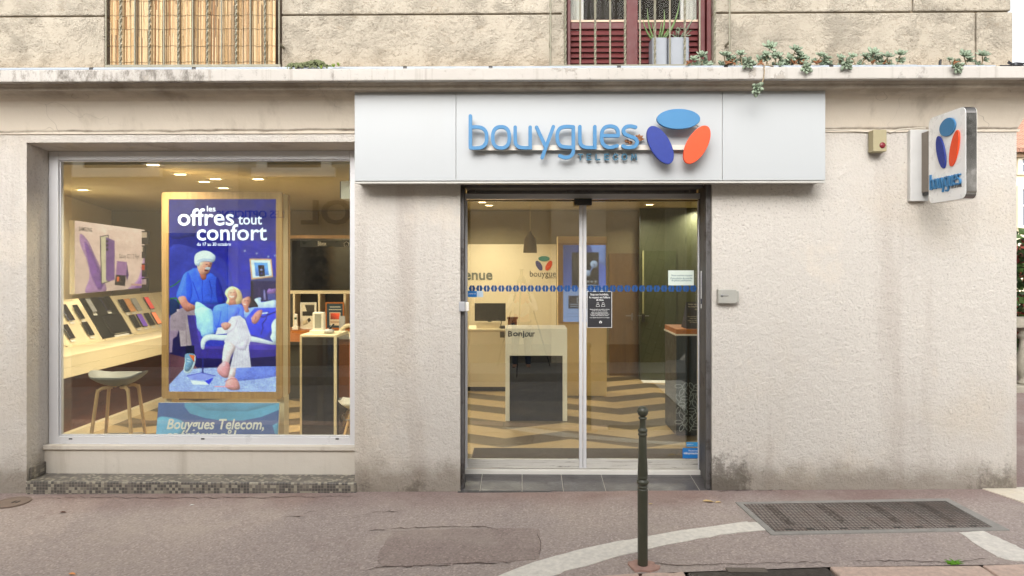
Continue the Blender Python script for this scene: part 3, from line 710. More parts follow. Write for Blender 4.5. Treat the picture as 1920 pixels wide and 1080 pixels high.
crack([(530,972),(560,968),(590,958)], .009, 4); crack([(655,972),(700,962),(760,958)], .006, 5); crack([(1225,1056),(1280,1061),(1380,1058),(1540,1055),(1570,1058)], .005, 6); crack([(1600,1054),(1680,1052),(1780,1056),(1850,1048)], .005, 7); crack([(60,936),(160,933),(300,934),(480,934),(664,931)], .007, 8); crack([(1345,921),(1500,918),(1700,916),(1840,914)], .008, 9)

# ------------------------------------------------------------ across the street (seen in the glass)
OPW = m_roughcast('opposite_roughcast', (196,186,164), False); OPW2 = mk('opposite_pale_render', (214,203,180), .9, 0, .12, 2, .01, 40)
O = thing('opposite_building', (0,-7,0), 'grey rough rendered building across the street with pale window surrounds', 'building')
MB().box(-13, -5.7, -7.3, -7.0, -.3, 5.0).build('pale_wall', OPW2, O)
MB().box(-5.7, 2.4, -7.3, -7.02, -.3, 5.0).build('wall', OPW, O)
MB().box(2.1, 2.4, -16, -7.301, -.3, 5.0).build('gable_wall', OPW2, O)
MB().box(.6, 1.7, -7.019, -6.93, -.3, 5.0).build('pilaster', OPW2, O)
MB().box(-13, 2.4, -7.019, -6.96, -.3, .35).build('plinth', mk('grey_plinth', (120,114,104), .9, 0, .15), O)
for (a, b) in ((-9.0, -7.3), (-5.3, -3.8), (-1.6, -.2)):
    m = MB(); m.box(a, a+.2, -6.99, -6.92, 3.9, 4.75); m.box(b-.2, b, -6.99, -6.92, 3.9, 4.75); m.box(a-.08, b+.08, -6.99, -6.86, 3.72, 3.899); m.box(a, b, -6.99, -6.92, 4.751, 4.9)
    w = m.build('window_surround', mk('white_surround', (238,234,224), .8), O)
    MB().box(a+.2, b-.2, -6.995, -6.98, 3.9, 4.75).build('pane', mk('dark_window_pane', (60,62,62), .15), w)
m = MB(); m.box(-7.1, -5.9, -6.995, -6.9, -.1, 2.6); m.build('shop_entrance', mk('dark_entrance', (50,44,36), .5), O)
m = MB().box(-4.6, -2.6, -7.015, -6.97, .6, 2.45); m.build('shop_window', mk('dark_shop_glass', (46,48,46), .12), O)
ot = thing('shop_lettering', (-3.6,-6.9,2.8), 'grey letters of an optician fixed across the street on the rough wall', 'sign')
fl = lambda x, y, z: (-x, -y, z)
m = MB(); lettering(m, 'ATOL', 2.35, 4.4, 2.76, 3.26, 6.93, .05, .02, fn=fl); m.build('letters', mk('grey_letter', (96,92,92), .5), ot)
m = MB(); lettering(m, 'LES OPTICIENS', 4.75, 6.1, 2.9, 3.05, 6.95, .03, .01, fn=fl); m.build('small_letters', mk('blue_letter', (50,70,130), .5), ot)
gw = MB(); n = 26; vs = []
for i in range(n+1):
    t = i/n; x = 2.38+3.1*t; y = -6.9-9*t; h = 4.3-.5*t
    for (dx, z) in ((0,-.3),(0,h),(-.1,h),(-.1,h+.18),(.5,h+.18),(.5,-.3)): vs.append((x+dx, y, z))
fs = [(i*6+j, i*6+j+1, (i+1)*6+j+1, (i+1)*6+j) for i in range(n) for j in range(5)]+[(0,1,2,3,4,5)]
gw.add(vs, fs)
def m_blocks():
    t = T('rubble_block_wall'); v = t.n('ShaderNodeTexBrick', {'Vector': t.n('ShaderNodeMapping', {0: t.co, 2: (R(90),0,R(73))}).outputs[0], 'Scale': 1.6, 'Color1': lin((126,118,100))+(1,), 'Color2': lin((104,98,84))+(1,), 'Mortar': lin((70,66,56))+(1,), 'Mortar Size': .012})
    return t.out(t.mix(t.noise(3, 5), v.outputs[0], lin((92,86,72))), .9)
tag(gw.build('garden_wall', m_blocks()), 'grey stone block garden wall climbing the side street opposite', 'wall')

# ------------------------------------------------------------ leaves and plants
def leafmat(name, rgb, var=.25, rough=.5):
    t = T(name); c = lin(rgb); f = t.n('ShaderNodeObjectInfo').outputs['Random']; nn = t.noise(23, 3)
    col = t.mix(t.ma('ADD', t.ma('MULTIPLY', f, .4), t.ma('MULTIPLY', nn, .6)), tuple(v*(1-var*1.6) for v in c), tuple(v*(1+var*1.6) for v in c))
    return t.out(col, rough, spec=.3)
def foliage(mb, c, r, n, size, mats=1, squash=(1,1,1), seed=1, hollow=.45):
    q = random.Random(seed)
    for i in range(n):
        while True:
            p = Vector((q.uniform(-1,1), q.uniform(-1,1), q.uniform(-1,1)))
            if hollow < p.length < 1: break
        p = Vector((c[0]+p.x*r*squash[0], c[1]+p.y*r*squash[1], c[2]+p.z*r*squash[2]))
        a = Vector((q.uniform(-1,1), q.uniform(-1,1), q.uniform(-.6,1))).normalized(); b = a.cross(Vector((q.uniform(-1,1), q.uniform(-1,1), q.uniform(-1,1)))).normalized(); nn = a.cross(b)
        s = size*q.uniform(.6, 1.3); w = s*.36
        mb.add([p, p+a*s*.5+b*w+nn*s*.06, p+a*s, p+a*s*.5-b*w+nn*s*.06, p+a*s*.5-nn*s*.05], [(0,4,1),(1,4,2),(2,4,3),(3,4,0)], q.randrange(mats))
GREEN = leafmat('shrub_leaf', (74,96,50)); GREEN2 = leafmat('shrub_leaf_dark', (48,66,36)); REDLEAF = leafmat('shrub_leaf_red', (138,66,56)); BARK = mk('bark', (92,78,62), .9, 0, .2, 12, .01)
SUCC = leafmat('succulent_leaf', (140,154,132), .2, .6); SUCT = mk('succulent_stem', (150,132,104), .8, 0, .2, 30)
ALOE = leafmat('aloe_leaf', (122,146,98), .2); SEDUM = leafmat('sedum_leaf', (112,118,84), .3, .7); DRYL = leafmat('dry_leaf', (140,96,66), .25, .7)

# the side street on the right: balustrade, shrub, house
bt = thing('stone_balustrade', (9.5,4.55,.0), 'weathered grey stone balustrade with turned balusters in the side street', 'balustrade')
BST = mk('weathered_stone', (150,144,130), .9, 0, .25, 8, .01, 50)
zb_, zt_ = .06, 1.16
MB().box(6.2, 13, 4.36, 4.74, zt_-.15, zt_).build('handrail', BST, bt, bev=.025)
MB().box(6.2, 13, 4.36, 4.74, -.06, .14).build('base_rail', BST, bt, bev=.02)
pr = [(.085,.14),(.085,.18),(.06,.2),(.062,.24),(.10,.33),(.115,.42),(.10,.52),(.065,.66),(.05,.78),(.05,.84),(.075,.87),(.075,.9),(.055,.92),(.08,.96),(.085,1.01)]
bx_ = X(1919, 4.55); bal = None
for i in range(18):
    x = bx_-1.14+i*.38
    if x < 6.35 or x > 12.9: continue
    if bal is None: bal = MB().lathe(pr, x, 4.55, 18).build('baluster', BST, bt); bx0 = x
    else:
        c = bal.copy(); COL.objects.link(c); c.parent = bt; c.location = (x-bx0, 0, 0)
sh = thing('garden_shrub', (8.7,5.6,0), 'leafy green and red shrub growing behind the stone balustrade', 'shrub')
m = MB()
for i, (dx, dy, z, r) in enumerate(((-.55,.1,1.55,.7),(.3,.2,1.7,.8),(.0,0,2.05,.55),(-.6,0,.95,.6),(.9,.1,1.3,.7),(.35,0,.8,.6))): foliage(m, (8.7+dx, 5.6+dy, z), r, 420, .15, 3, (1,.7,1), i+3, .3)
m.build('foliage', [GREEN, GREEN2, REDLEAF], sh)
m = MB()
for i in range(5): m.tube([(8.7+.06*i-.1,5.6,-.05),(8.6+.14*i-.1,5.62,.6),(8.3+.26*i-.1,5.6+.04*i,1.5)], [.035,.025,.01], 6)
m.build('stem', BARK, sh)
hx = X(1896, 20)-.3
H = thing('tiled_house', (hx+6,22,0), 'cream house with red clay tile roof and white framed windows far down the side street', 'house')
ze = Z(285,20,1905)
HW = m_plaster('house_render', (232,220,192)); ROOFM = None
def m_roof():
    t = T('clay_tiles'); x, y, z = t.sep()
    w = t.n('ShaderNodeTexWave', {'Vector': t.co, 'Scale': 2.2, 'Distortion': .4}, bands_direction='X').outputs[1]
    col = t.mix(t.noise(3, 6, .7), lin((176,124,100)), lin((222,180,156))); col = t.mix(t.mr(t.ma('FRACT', t.ma('MULTIPLY', y, 2.4)), .0, .2, .5, 0), col, lin((110,76,60)))
    return t.out(t.mix(t.ma('MULTIPLY', w, .45), col, lin((120,82,66))), .9, normal=t.bump(w, .05))
MB().box(hx, hx+12, 20, 27, -.5, ze).build('wall', HW, H)
rf = MB(); rf.add([(hx-.35,19.5,ze-.08),(hx+12.3,19.5,ze-.08),(hx+12.3,23.5,ze+2.1),(hx-.35,23.5,ze+2.1),(hx-.35,19.5,ze+.06),(hx+12.3,19.5,ze+.06),(hx+12.3,23.5,ze+2.25),(hx-.35,23.5,ze+2.25),(hx-.35,27.4,ze),(hx+12.3,27.4,ze)],
   [(0,1,5,4),(4,5,6,7),(0,3,2,1),(1,2,6,5),(3,0,4,7),(7,6,9,8)]); rf.build('roof', m_roof(), H)
MB().box(hx-.2, hx+12.2, 19.72, 19.999, ze-.22, ze-.09).build('eaves', mk('eaves_board', (150,128,104), .8), H)
for (y0, y1) in ((296,319),(352,419),(455,505),(560,620)):
    m = MB(); x0, zt = W(1906, y0-4, 19.99); zb2 = Z(y1+4, 19.99, 1906); x1 = x0+1.15
    m.box(x0, x0+.14, 19.9, 19.999, zb2, zt); m.box(x1-.14, x1, 19.9, 19.999, zb2, zt); m.box(x0+.14, x1-.14, 19.9, 19.999, zt-.14, zt); m.box(x0-.05, x1+.05, 19.86, 19.999, zb2-.1, zb2-.001)
    wf = m.build('window', mk('pale_stone_surround', (228,220,200), .8), H)
    m = MB(); m.box(x0+.14, x0+.2, 19.95, 19.99, zb2, zt-.14); m.box(x0+.54, x0+.61, 19.95, 19.99, zb2, zt-.14); m.box(x1-.2, x1-.14, 19.95, 19.99, zb2, zt-.14); m.box(x0+.2, x1-.2, 19.951, 19.989, (zb2+zt)/2-.03, (zb2+zt)/2+.03)
    m.build('frame', ALU, wf)
    MB().box(x0+.2, x1-.2, 19.975, 19.985, zb2, zt-.14).build('pane', mk('sky_lit_pane', (126,132,136), .1), wf)
for i, (x, y, h, r) in enumerate(((4.6,-13,4.6,2.4),(9.0,-13,5.4,3.0),(3.0,-19,6.8,3.4))):
    t_ = thing('garden_tree', (x,y,-.3), ['round green tree above the garden wall opposite', 'tall green tree at the end of the garden wall opposite', 'big green tree rising behind the garden wall opposite'][i], 'tree', 'trees across the street')
    m = MB()
    for k in range(7): foliage(m, (x+rnd.uniform(-1,1)*r*.6, y+rnd.uniform(-1,1)*r*.5, h+rnd.uniform(-.6,.6)*r*.6), r*.6, 230, .5, 2, (1,1,.9), 40+i*9+k, .2)
    m.build('crown', [GREEN, GREEN2], t_); m = MB().tube([(x,y,-.5),(x+.1,y,h*.5),(x-.1,y+.1,h)], [.22,.16,.06], 8); m.tube([(x+.1,y,h*.5),(x+.9,y+.3,h)], [.1,.03], 6); m.build('trunk', BARK, t_)

# ------------------------------------------------------------ fascia sign
YS = -.22
sg = thing('fascia_sign', (W(1106,260,YS)[0], 0, W(1106,345,YS)[1]), 'long white fascia sign box with blue lettering and three coloured ovals above the door', 'sign')
x0, zt = W(665,171,YS); x1, zb = X(1547.5,YS), Z(344,YS,665)
m = MB()
cuts = [x0, X(855,YS), X(1354.5,YS), x1]
for u, v in zip(cuts, cuts[1:]): m.box(u+(.002 if u != x0 else 0), v-(.002 if v != x1 else 0), YS, YS+.012, zb+.022, zt)
m.build('face_panel', FASC, sg, bev=.002)
m = MB().box(x0, x1, YS+.0125, -.002, zb+.012, zt-.003); m.box(x0, x1, YS-.004, YS+.05, zb, zb+.0115); m.box(x0-.003, x1+.003, YS-.002, YS+.03, zt+.0005, zt+.012)
m.build('box', mk('sign_box_metal', (190,188,182), .5, 0, .08, 6), sg)
zp = lambda a, b, Y=-.30: W(a/3.84+860, b/3.84+180, Y)
m = MB(); xa, za = zp(95, 358, -.26); xb, zc2 = zp(1640, 389, -.26)
m.box(xa, xb, -.275, -.245, zc2, za); m.tube([(X(1310,-.26), -.26, Z(238,-.26)), (X(1292,-.26), -.26, Z(226,-.26))], .008, 6)
for p in (900, 1050, 1180, 1270): m.box(X(p,-.25)-.012, X(p,-.25)+.012, -.244, YS-.0005, zc2+.01, za-.01)
m.build('support_rail', mk('rail_paint', (206,200,190), .5, 0, .08), sg)
E_ = lambda cx, cy, rx, ry, n=26: [(cx+rx*math.copysign(abs(math.cos(2*math.pi*i/n))**.8, math.cos(2*math.pi*i/n)), cy+ry*math.copysign(abs(math.sin(2*math.pi*i/n))**.8, math.sin(2*math.pi*i/n))) for i in range(n)]
sm = lambda p, n=5: [tuple(v) for v in smooth(p, False, n)]
LET = {
 'b': [([(84,143),(84,372)], False), (sm([(84,372),(130,373),(172,364),(197,335),(201,297),(197,260),(172,231),(130,222),(84,224)]), False)],
 'o': [(E_(305,297,60,76), True)],
 'u': [(sm([(407,224),(407,300),(411,342),(428,363),(460,371),(515,371)])+[(515,224)], False)],
 'y': [([(561,224),(629,370)], False), ([(682,220),(601,443)], False)],
 'g': [(sm([(826,368),(775,367),(735,358),(715,330),(709,292),(715,255),(735,229),(775,219),(826,222)]), False), ([(826,222),(826,300)]+sm([(826,360),(826,395),(818,420),(795,438),(765,442),(729,430)]), False)],
 'u2': [(sm([(873,220),(873,297),(877,340),(894,361),(926,369),(981,369)])+[(981,220)], False)],
 'e': [([(1032,285),(1149,285)], False), (sm([(1149,285),(1147,250),(1128,224),(1092,216),(1056,224),(1036,250),(1030,292),(1036,335),(1058,360),(1095,369),(1142,357)]), False)],
 's': [(sm([(1275,224),(1240,216),(1205,222),(1188,245),(1198,272),(1235,290),(1272,305),(1286,332),(1272,359),(1238,369),(1208,368),(1184,359)]), False)]}
SCL = (6.04-.31)/1280/3.84
YL0, YL1 = -.318, -.292
for k, sts in LET.items():
    m = MB()
    for i, (p, cl) in enumerate(sts): stroke(m, [zp(a, b, YL0) for a, b in p], 25.5*SCL, YL0+i*.0015, YL1, cl)
    ob = m.build('letter', [LIGHTBLUE], sg)
SM = {'T': [[(862,420),(893,420)],[(877,420),(877,458)]], 'E': [[(952,419),(925,419),(925,457),(952,457)],[(925,438),(948,438)]], 'L': [[(990,418),(990,457),(1016,457)]],
      'E2': [[(1080,419),(1053,419),(1053,457),(1080,457)],[(1053,438),(1076,438)]], 'C': [sm([(1145,428),(1135,419),(1122,421),(1114,438),(1122,455),(1135,457),(1145,448)])],
      'O': [E_(1194,438,17,19,14)], 'M': [[(1245,458),(1249,419),(1263,446),(1277,419),(1281,458)]]}
for k, sts in SM.items():
    m = MB(); xs_ = []
    for i, p in enumerate(sts):
        stroke(m, [zp(a, b, -.262) for a, b in p], 9.5*SCL, -.262+i*.001, -.245, k == 'O'); xs_ += [a for a, b in p]
    ob = m.build('small_letter', TEAL, sg)
    m = MB()
    for f in ((min(xs_)*.75+max(xs_)*.25), (min(xs_)*.25+max(xs_)*.75)):
        a = zp(f, 416, -.255); b = zp(f, 389.5, -.255); m.box(a[0]-.0012, a[0]+.0012, -.256, -.253, a[1], b[1])
    m.build('hanger', ALUG, ob)
def ovals(cx, cz, ux, uz, y0, y1, parent, fn=None, name='oval'):
    for (ox, oz, a, b, ang, mt, lb) in ((0,35,40.5,19,0,LIGHTBLUE,'light blue top oval'),(-34,-13.5,39.5,19,-61,DEEPBLUE,'deep blue left oval'),(34.5,-13,39.5,19,61,ORANGE,'orange right oval')):
        pl = []
        for i in range(44):
            t = 2*math.pi*i/44; p, q = a*math.cos(t), b*math.sin(t); r_ = R(ang)
            pl.append((cx+(ox+p*math.cos(r_)-q*math.sin(r_))*ux, cz+(oz+p*math.sin(r_)+q*math.cos(r_))*uz))
        m = MB().prism(pl, y0, y1)
        if fn: m.map(fn)
        o = m.build(name, mt, parent, bev=.004); o['label'] = lb
u_ = (DIST-.36)/1280
ovals(*W(1272.5,258,-.36), u_, u_, -.36, -.325, sg)
m = MB()
for (a, b) in ((1272,224),(1240,272),(1306,272)):
    x, z = W(a, b, -.3); m.tube([(x,-.3245,z),(x,YS-.001,z)], .012, 8)
m.build('standoff', STEEL, sg)
# dead leaf caught behind the last letter
dl_ = MB()
cx, cz = zp(1285, 308, -.26); q = random.Random(4)
for i in range(7):
    a = -1.9+i*.62; L = .045*q.uniform(.7,1.15); c = Vector((cx, -.262, cz)); t_ = c+Vector((math.cos(a)*L*1.3, q.uniform(-.012,.012), math.sin(a)*L)); nx = Vector((-math.sin(a), .25, math.cos(a)))*L*.36
    mid = (c+t_)/2
    dl_.add([c, mid+nx, t_, mid-nx, mid+Vector((0,-.008,0))], [(0,4,1),(1,4,2),(2,4,3),(3,4,0)])
for v in (zp(1210,325,-.262), zp(1235,335,-.262)): dl_.ball((v[0],-.264,v[1]), .02, .008, .016, 8, 5)
tag(dl_.build('dry_leaf', DRYL), 'curled brown dead leaf lodged behind the last big blue letter of the fascia', 'leaf')

# ------------------------------------------------------------ projecting sign
px = thing('projecting_sign', (3.5,-.05,2.5), 'white double sided projecting sign with chrome rim on the right hand wall', 'sign')
XF = 3.468; TH_ = .085; ya, yb, za, zb = -.176, -.66, 2.494, 3.216
def rrect(y0, y1, z0, z1, r, n=7):
    o = []
    for (cy, cz, s) in ((y1-r, z1-r, 0), (y0+r, z1-r, 1), (y0+r, z0+r, 2), (y1-r, z0+r, 3)):
        for i in range(n+1): t = (s+i/n)*math.pi/2; o.append((cy+r*math.cos(t), cz+r*math.sin(t)))
    return o
sw = lambda x, y, z: (y, x, z)       # outline drawn in y,z
m = MB().prism(rrect(yb, ya, za, zb, .055), XF, XF+.004); m.map(sw); m.build('face', mk('white_sign_face', (232,232,230), .3, 0, .02), px)
m = MB().prism(rrect(yb-.002, ya+.002, za-.002, zb+.002, .057), XF+.0042, XF+TH_); m.map(sw); m.build('chrome_rim', mk('chrome', (150,146,142), .14, 1, .02), px)
m = MB().prism(rrect(yb, ya, za, zb, .055), XF+TH_+.0005, XF+TH_+.004); m.map(sw); m.build('back_face', WHITE, px)
m = MB().box(XF+.012, XF+.075, ya+.004, -.05, 2.60, 3.12); m.build('arm_box', mk('brown_grey_metal', (128,118,108), .4, .3), px, bev=.004)
m = MB().box(X(1707,-.05), X(1741,-.05), -.05, -.001, Z(377,-.05,1720), Z(243,-.05,1720)); m.build('mounting_plate', mk('light_grey_metal', (196,195,192), .45), px, bev=.004)
m = MB().box(XF+.02, XF+.06, ya+.004, -.051, 2.575, 2.598); m.build('underside_clip', BLK, px)
fz = lambda u: ya-u*.484
def sfn(x, y, z): return (y, ya-x, z)          # x along the face, y is depth -> sign plane
ovals(.27, 2.955, .00255, .0039, XF-.014, XF-.0005, px, sfn)
def sword(sts, u0, u1, z0, z1, w, nm, mt, d, fr0=72, fr1=1300, t0=130, t1=443):
    for k, st in sts.items():
        m = MB()
        for i, (p, cl) in enumerate(st): stroke(m, [(u0+(a-fr0)/(fr1-fr0)*(u1-u0), z1-(b-t0)/(t1-t0)*(z1-z0)) for a, b in p], w, XF-d+i*.001, XF-.0005, cl, fn=sfn)
        m.build(nm, mt, px)
sword(LET, .035, .435, 2.575, 2.735, .0115, 'letter', LIGHTBLUE, .016)
sword({k: [(p, k == 'O') for p in s_] for k, s_ in SM.items()}, .30, .435, 2.59, 2.612, .004, 'small_letter', PRINT_K, .003, 862, 1285, 418, 458)

# ------------------------------------------------------------ small things fixed to the wall
sb = thing('siren_box', (X(1651,-.1),-.05,2.95), 'small beige alarm siren box with a round red lamp high on the wall', 'alarm box')
x0, zt = W(1637.5,243,-.11); x1, zb = W(1663,284,-.11)
BEI = mk('beige_plastic', (160,150,118), .5, 0, .06, 9)
MB().box(x0, x1, -.11, -.02, zb, zt).build('housing', BEI, sb, bev=.006)
MB().box(x0+.015, x1+.022, -.0195, -.001, zb+.008, zt+.004).build('back_plate', BEI, sb, bev=.004)
cx, cz = W(1654.5,272.5,-.11); m = MB()
m.lathe([(.026,0),(.026,.004),(.022,.009),(.012,.012)], 0, 0, 20); m.map(lambda x, y, z: (cx+x, -.11-z, cz+y)); m.build('lamp', mk('dark_red_lens', (120,34,44), .25), sb)
kb = thing('key_switch_box', (X(1366,-.04),-.03,1.65), 'grey key switch box with a round lock on the rough wall right of the door', 'switch box')
x0, zt = W(1347,543,-.06); x1, zb = W(1386,569,-.06); GREY = mk('cast_grey', (172,170,162), .45, .3, .05, 14)
MB().box(x0, x1-.022, -.06, -.001, zb, zt).build('cover', GREY, kb, bev=.005)
MB().box(x1-.0215, x1+.002, -.05, -.001, zb+.01, zt-.012).build('hinge_side', GREY, kb, bev=.004)
cx, cz = W(1354,554,-.06); m = MB().lathe([(.012,0),(.012,.006),(.008,.008)], 0, 0, 16); m.map(lambda x, y, z: (cx+x, -.06-z, cz+y)); m.build('lock', STEEL, kb)
m = MB().ball((cx+.032,-.060,cz), .026, .003, .011, 14, 8); m.build('finger_grip', mk('grip_grey', (150,148,142), .5), kb)
lb = thing('door_lock_box', (X(868,0),-.02,1.55), 'grey and white latch box clamped on the left door jamb', 'lock')
MB().pbox(860.5, 566, 872, 584, -.035, .05).build('latch_body', mk('latch_grey', (168,168,172), .4), lb, bev=.006)
MB().pbox(872.3, 567, 879, 583, .0, .05).build('latch_plate', WHITE, lb, bev=.003)
cb = MB()
cb.tube([(X(1547,-.01)-.02,-.015,Z(244,-.01,1547)), (X(1580,-.01),-.014,Z(244.5,-.01,1580)), (X(1610,-.01),-.014,Z(246.5,-.01,1610)), (X(1637,-.01),-.014,Z(248,-.01,1637))], .006, 6)
cb.tube([(X(1663,-.01)+.02,-.014,Z(249,-.01,1667)), (X(1685,-.01),-.014,Z(243,-.01,1685)), (X(1715,-.01),-.014,Z(240.5,-.01,1715)), (X(1735,-.01),-.014,Z(240.5,-.01,1735))], .006, 6)
tag(cb.build('wall_cable', mk('old_white_cable', (204,196,182), .6, 0, .1, 20)), 'thin white cable strung under the cornice to the alarm box', 'cable')
# conduit along the ledge
pc = thing('ledge_conduit', (0,-.4,3.6), 'pale blue grey conduit pipe lying along the edge of the balcony ledge', 'pipe')
P_ = []; zpipe = 3.5905+.0155
m = MB().tube([(-9,-.37,zpipe),(-4,-.372,zpipe+.004),(0,-.37,zpipe+.001),(2.2,-.368,zpipe),(3.25,-.372,zpipe)], .0155, 10); m.tube([(3.255,-.37,zpipe),(3.9,-.36,zpipe)], .0125, 10)
m.build('tube', mk('conduit_plastic', (158,166,176), .45, 0, .06, 7), pc)
for p in (173, 365, 560, 760, 920, 1160, 1360, 1557):
    x = X(p,-.37); m = MB(); pts = [(x, -.37+.0185*math.cos(t), zpipe+.0185*math.sin(t)) for t in [math.pi*(i/8) for i in range(9)]]
    for yy in (0,): m.add([(x+dx, -.37+r*math.cos(math.pi*i/10), zpipe+r*math.sin(math.pi*i/10)-(0 if 0 < i < 10 else .012)) for i in range(11) for r in (.0165,.0205) for dx in (-.016,.016)],
        [(i*4+2, i*4+3, i*4+7, i*4+6) for i in range(10)]+[(i*4, i*4+2, i*4+6, i*4+4) for i in range(10)]+[(i*4+1, i*4+5, i*4+7, i*4+3) for i in range(10)])
    m.build('clip', BLK, pc)
m = MB(); q = random.Random(3)
for k in range(6):
    x = X(1880,-.3); m.tube(sm([(x+.0+.1*j+q.uniform(-.03,.03), -.33+q.uniform(-.05,.08), 3.6+.012*k*.5+abs(math.sin(j*1.3+k))*.022) for j in range(6)], 4), .006, 6)
tag(m.build('cable_bundle', mk('black_cable', (40,40,46), .5)), 'tangle of black cables heaped on the right end of the balcony ledge', 'cable')
m = MB().tube([(X(1762,-.33),-.33,3.5905),(X(1762,-.33)+.003,-.33,3.66)], .011, 7); m.tube([(X(1762,-.33)+.003,-.33,3.66),(X(1762,-.33)+.012,-.33,3.675)], [.011,.006], 7)
tag(m.build('iron_peg', BLK), 'short black iron peg standing on the right part of the ledge', 'peg')

# ------------------------------------------------------------ reed screen
rs = thing('reed_screen', (X(360,-.06),-.06,3.7), 'sun bleached split reed screen tied behind the left balcony railing', 'screen')
q = random.Random(8); m = MB(); xa, xb = X(207,-.06), X(517,-.06); x = xa
while x < xb:
    r_ = q.uniform(.0028,.0062); off = q.uniform(-.004,.004); z = 3.69+q.uniform(0,.015)
    while z < 4.75:
        L = q.uniform(.25, 1.1); e = min(4.76, z+L); mi = q.choice((0,0,1,1,2,3)); tl_ = q.uniform(-.004,.004)
        m.tube([(x,-.06+off,z),(x+tl_,-.06+off,e)], r_, 5, mi, False); z = e
    x += r_*q.uniform(1.45, 1.9)
m.build('reeds', [mk('reed_straw', (186,152,104), .6, 0, .12, 40), mk('reed_pale', (208,182,140), .6, 0, .1, 40), mk('reed_brown', (150,108,64), .6, 0, .15, 40), mk('reed_grey', (140,118,88), .7, 0, .15, 40)], rs)
m = MB()
for zz in (3.76, 3.90, 4.05, 4.17, 4.30): m.tube([(xa+(xb-xa)*i/60, -.0695, zz+.004*math.sin(i*.9)+.003*math.sin(i*2.3)) for i in range(61)], .0016, 4)
m.build('binding_wire', mk('binding_wire', (110,92,68), .6), rs)

# ------------------------------------------------------------ pots and succulents
POT = mk('grey_zinc_pot', (140,144,150), .5, .1, .07, 8, .002, 40)
def blade(mb, base, tip, w, bend=(0,0,0), n=7, mi=0):
    b, t_ = Vector(base), Vector(tip); d = (t_-b).normalized(); side = d.cross(Vector((0,1,0))).normalized(); nn = side.cross(d)
    vs = []
    for i in range(n+1):
        f = i/n; c = b.lerp(t_, f)+Vector(bend)*math.sin(f*math.pi); ww = w*(1-f)**.8+.001
        vs += [c+side*ww, c-nn*ww*.55, c-side*ww, c+nn*ww*.2]
    mb.add(vs, [(i*4+j, i*4+(j+1)%4, i*4+4+(j+1)%4, i*4+4+j) for i in range(n) for j in range(4)], mi, True)
for k, (p0, p1, lab) in enumerate(((1223,1252,'grey metal planter with spiky aloe leaves on the ledge by the red window'), (1253.5,1293,'wider grey metal planter with a small drooping succulent on the ledge by the red window'))):
    Yp = .03 if k else .05
    x0, x1 = X(p0,Yp-.09), X(p1,Yp-.09); zt = Z(70 if k else 70.5,Yp-.09,p0); pt = thing('plant_pot', ((x0+x1)/2,Yp,3.593), lab, 'plant pot', 'planters on the window ledge')
    m = MB(); o_ = rrect(x0, x1, Yp-.09, Yp+.09, .02, 4); m.slab(o_, 3.593, zt); m.build('pot', POT, pt)
    MB().slab(rrect(x0+.008, x1-.008, Yp-.082, Yp+.082, .015, 3), zt-.02, zt+.002).build('soil', mk('soil', (60,50,40), .95, 0, .3, 60), pt)
    m = MB(); cx = (x0+x1)/2
    if k == 0:
        for (a, b, w, bd) in ((1204,36,.012,-.02),(1213,17,.012,-.02),(1222,40,.009,0),(1244,19,.015,.02),(1240,40,.012,0),(1274,2,.015,.03),(1268,30,.013,.02),(1256,48,.01,0)):
            tx, tz = W(a, b, Yp-.08); blade(m, (cx+(tx-cx)*.22, Yp, zt-.01), (tx, Yp-.08-rnd.uniform(0,.04), tz), w, (bd, -.01, -.01))
        m.build('aloe', ALOE, pt)
    else:
        for (a, b, w, bd) in ((1305,30,.008,.0),(1290,52,.006,.02),(1297,58,.006,.02),(1270,55,.006,-.01),(1262,62,.006,-.01),(1284,60,.006,.01),(1276,50,.005,0)):
            tx, tz = W(a, b, Yp-.06); blade(m, (cx+(tx-cx)*.3, Yp, zt-.01), (tx, Yp-.08, tz), w, (bd, -.01, .03))
        for i in range(22):
            a = q.uniform(0, 6.3); c = (cx+.02+math.cos(a)*q.uniform(.01,.07), Yp-.05-q.uniform(0,.03), zt+q.uniform(0,.09)); blade(m, c, (c[0]+math.cos(a)*.03, c[1]-.012, c[2]+q.uniform(-.01,.022)), .0045, n=4)
        m.build('succulent', SUCC, pt)
def rosette(r, n=18, seed=0):
    q2 = random.Random(seed); m = MB()
    for i in range(n):
        a = i*2.399; f = (i+1)/n; L = r*(.42+.62*f); el = R(74-62*f)+q2.uniform(-.1,.1); d = Vector((math.cos(a)*math.cos(el), math.sin(a)*math.cos(el), math.sin(el))); sd = Vector((-math.sin(a), math.cos(a), 0)); up = d.cross(sd)*-1
        b = Vector((0,0,.004)); w = L*.29
        pr_ = ((0,.35,.3),(.35,.75,.6),(.65,1.0,.7),(.85,.75,.45),(1,.06,.05)); vs = []
        for t_, ww, th in pr_:
            c = b+d*L*t_+up*(-L*.10*t_*t_); vs += [c+sd*w*ww, c-up*w*.55*th, c-sd*w*ww, c+up*w*.32*th]
        m.add(vs, [(k*4+j, k*4+(j+1)%4, k*4+4+(j+1)%4, k*4+4+j) for k in range(4) for j in range(4)], 0, True)
    return m
ROS = []
groups = [((1316,107,1.0),(1301,113,.7)), ((1358,106,1.0),(1388,104,.9),(1402,118,1.0),(1372,111,.7)), ((1443,90,1.05),(1455,107,.9),(1436,104,.7),(1462,112,.6)), ((1491,96,1.0),(1480,111,.85),(1506,112,.8),(1510,127,.9),(1498,104,.7)),
          ((1539,107,.9),(1552,112,.7),(1575,111,.75)), ((1587,119,.95),(1597,108,.75)), ((1622,107,.75),(1637,102,1.0),(1664,108,.85),(1688,104,1.0),(1648,111,.6)), ((1793,125,.9),(1808,107,1.1),(1780,114,.6)), ((1842,106,1.0),), ((1417,166,1.0),)]
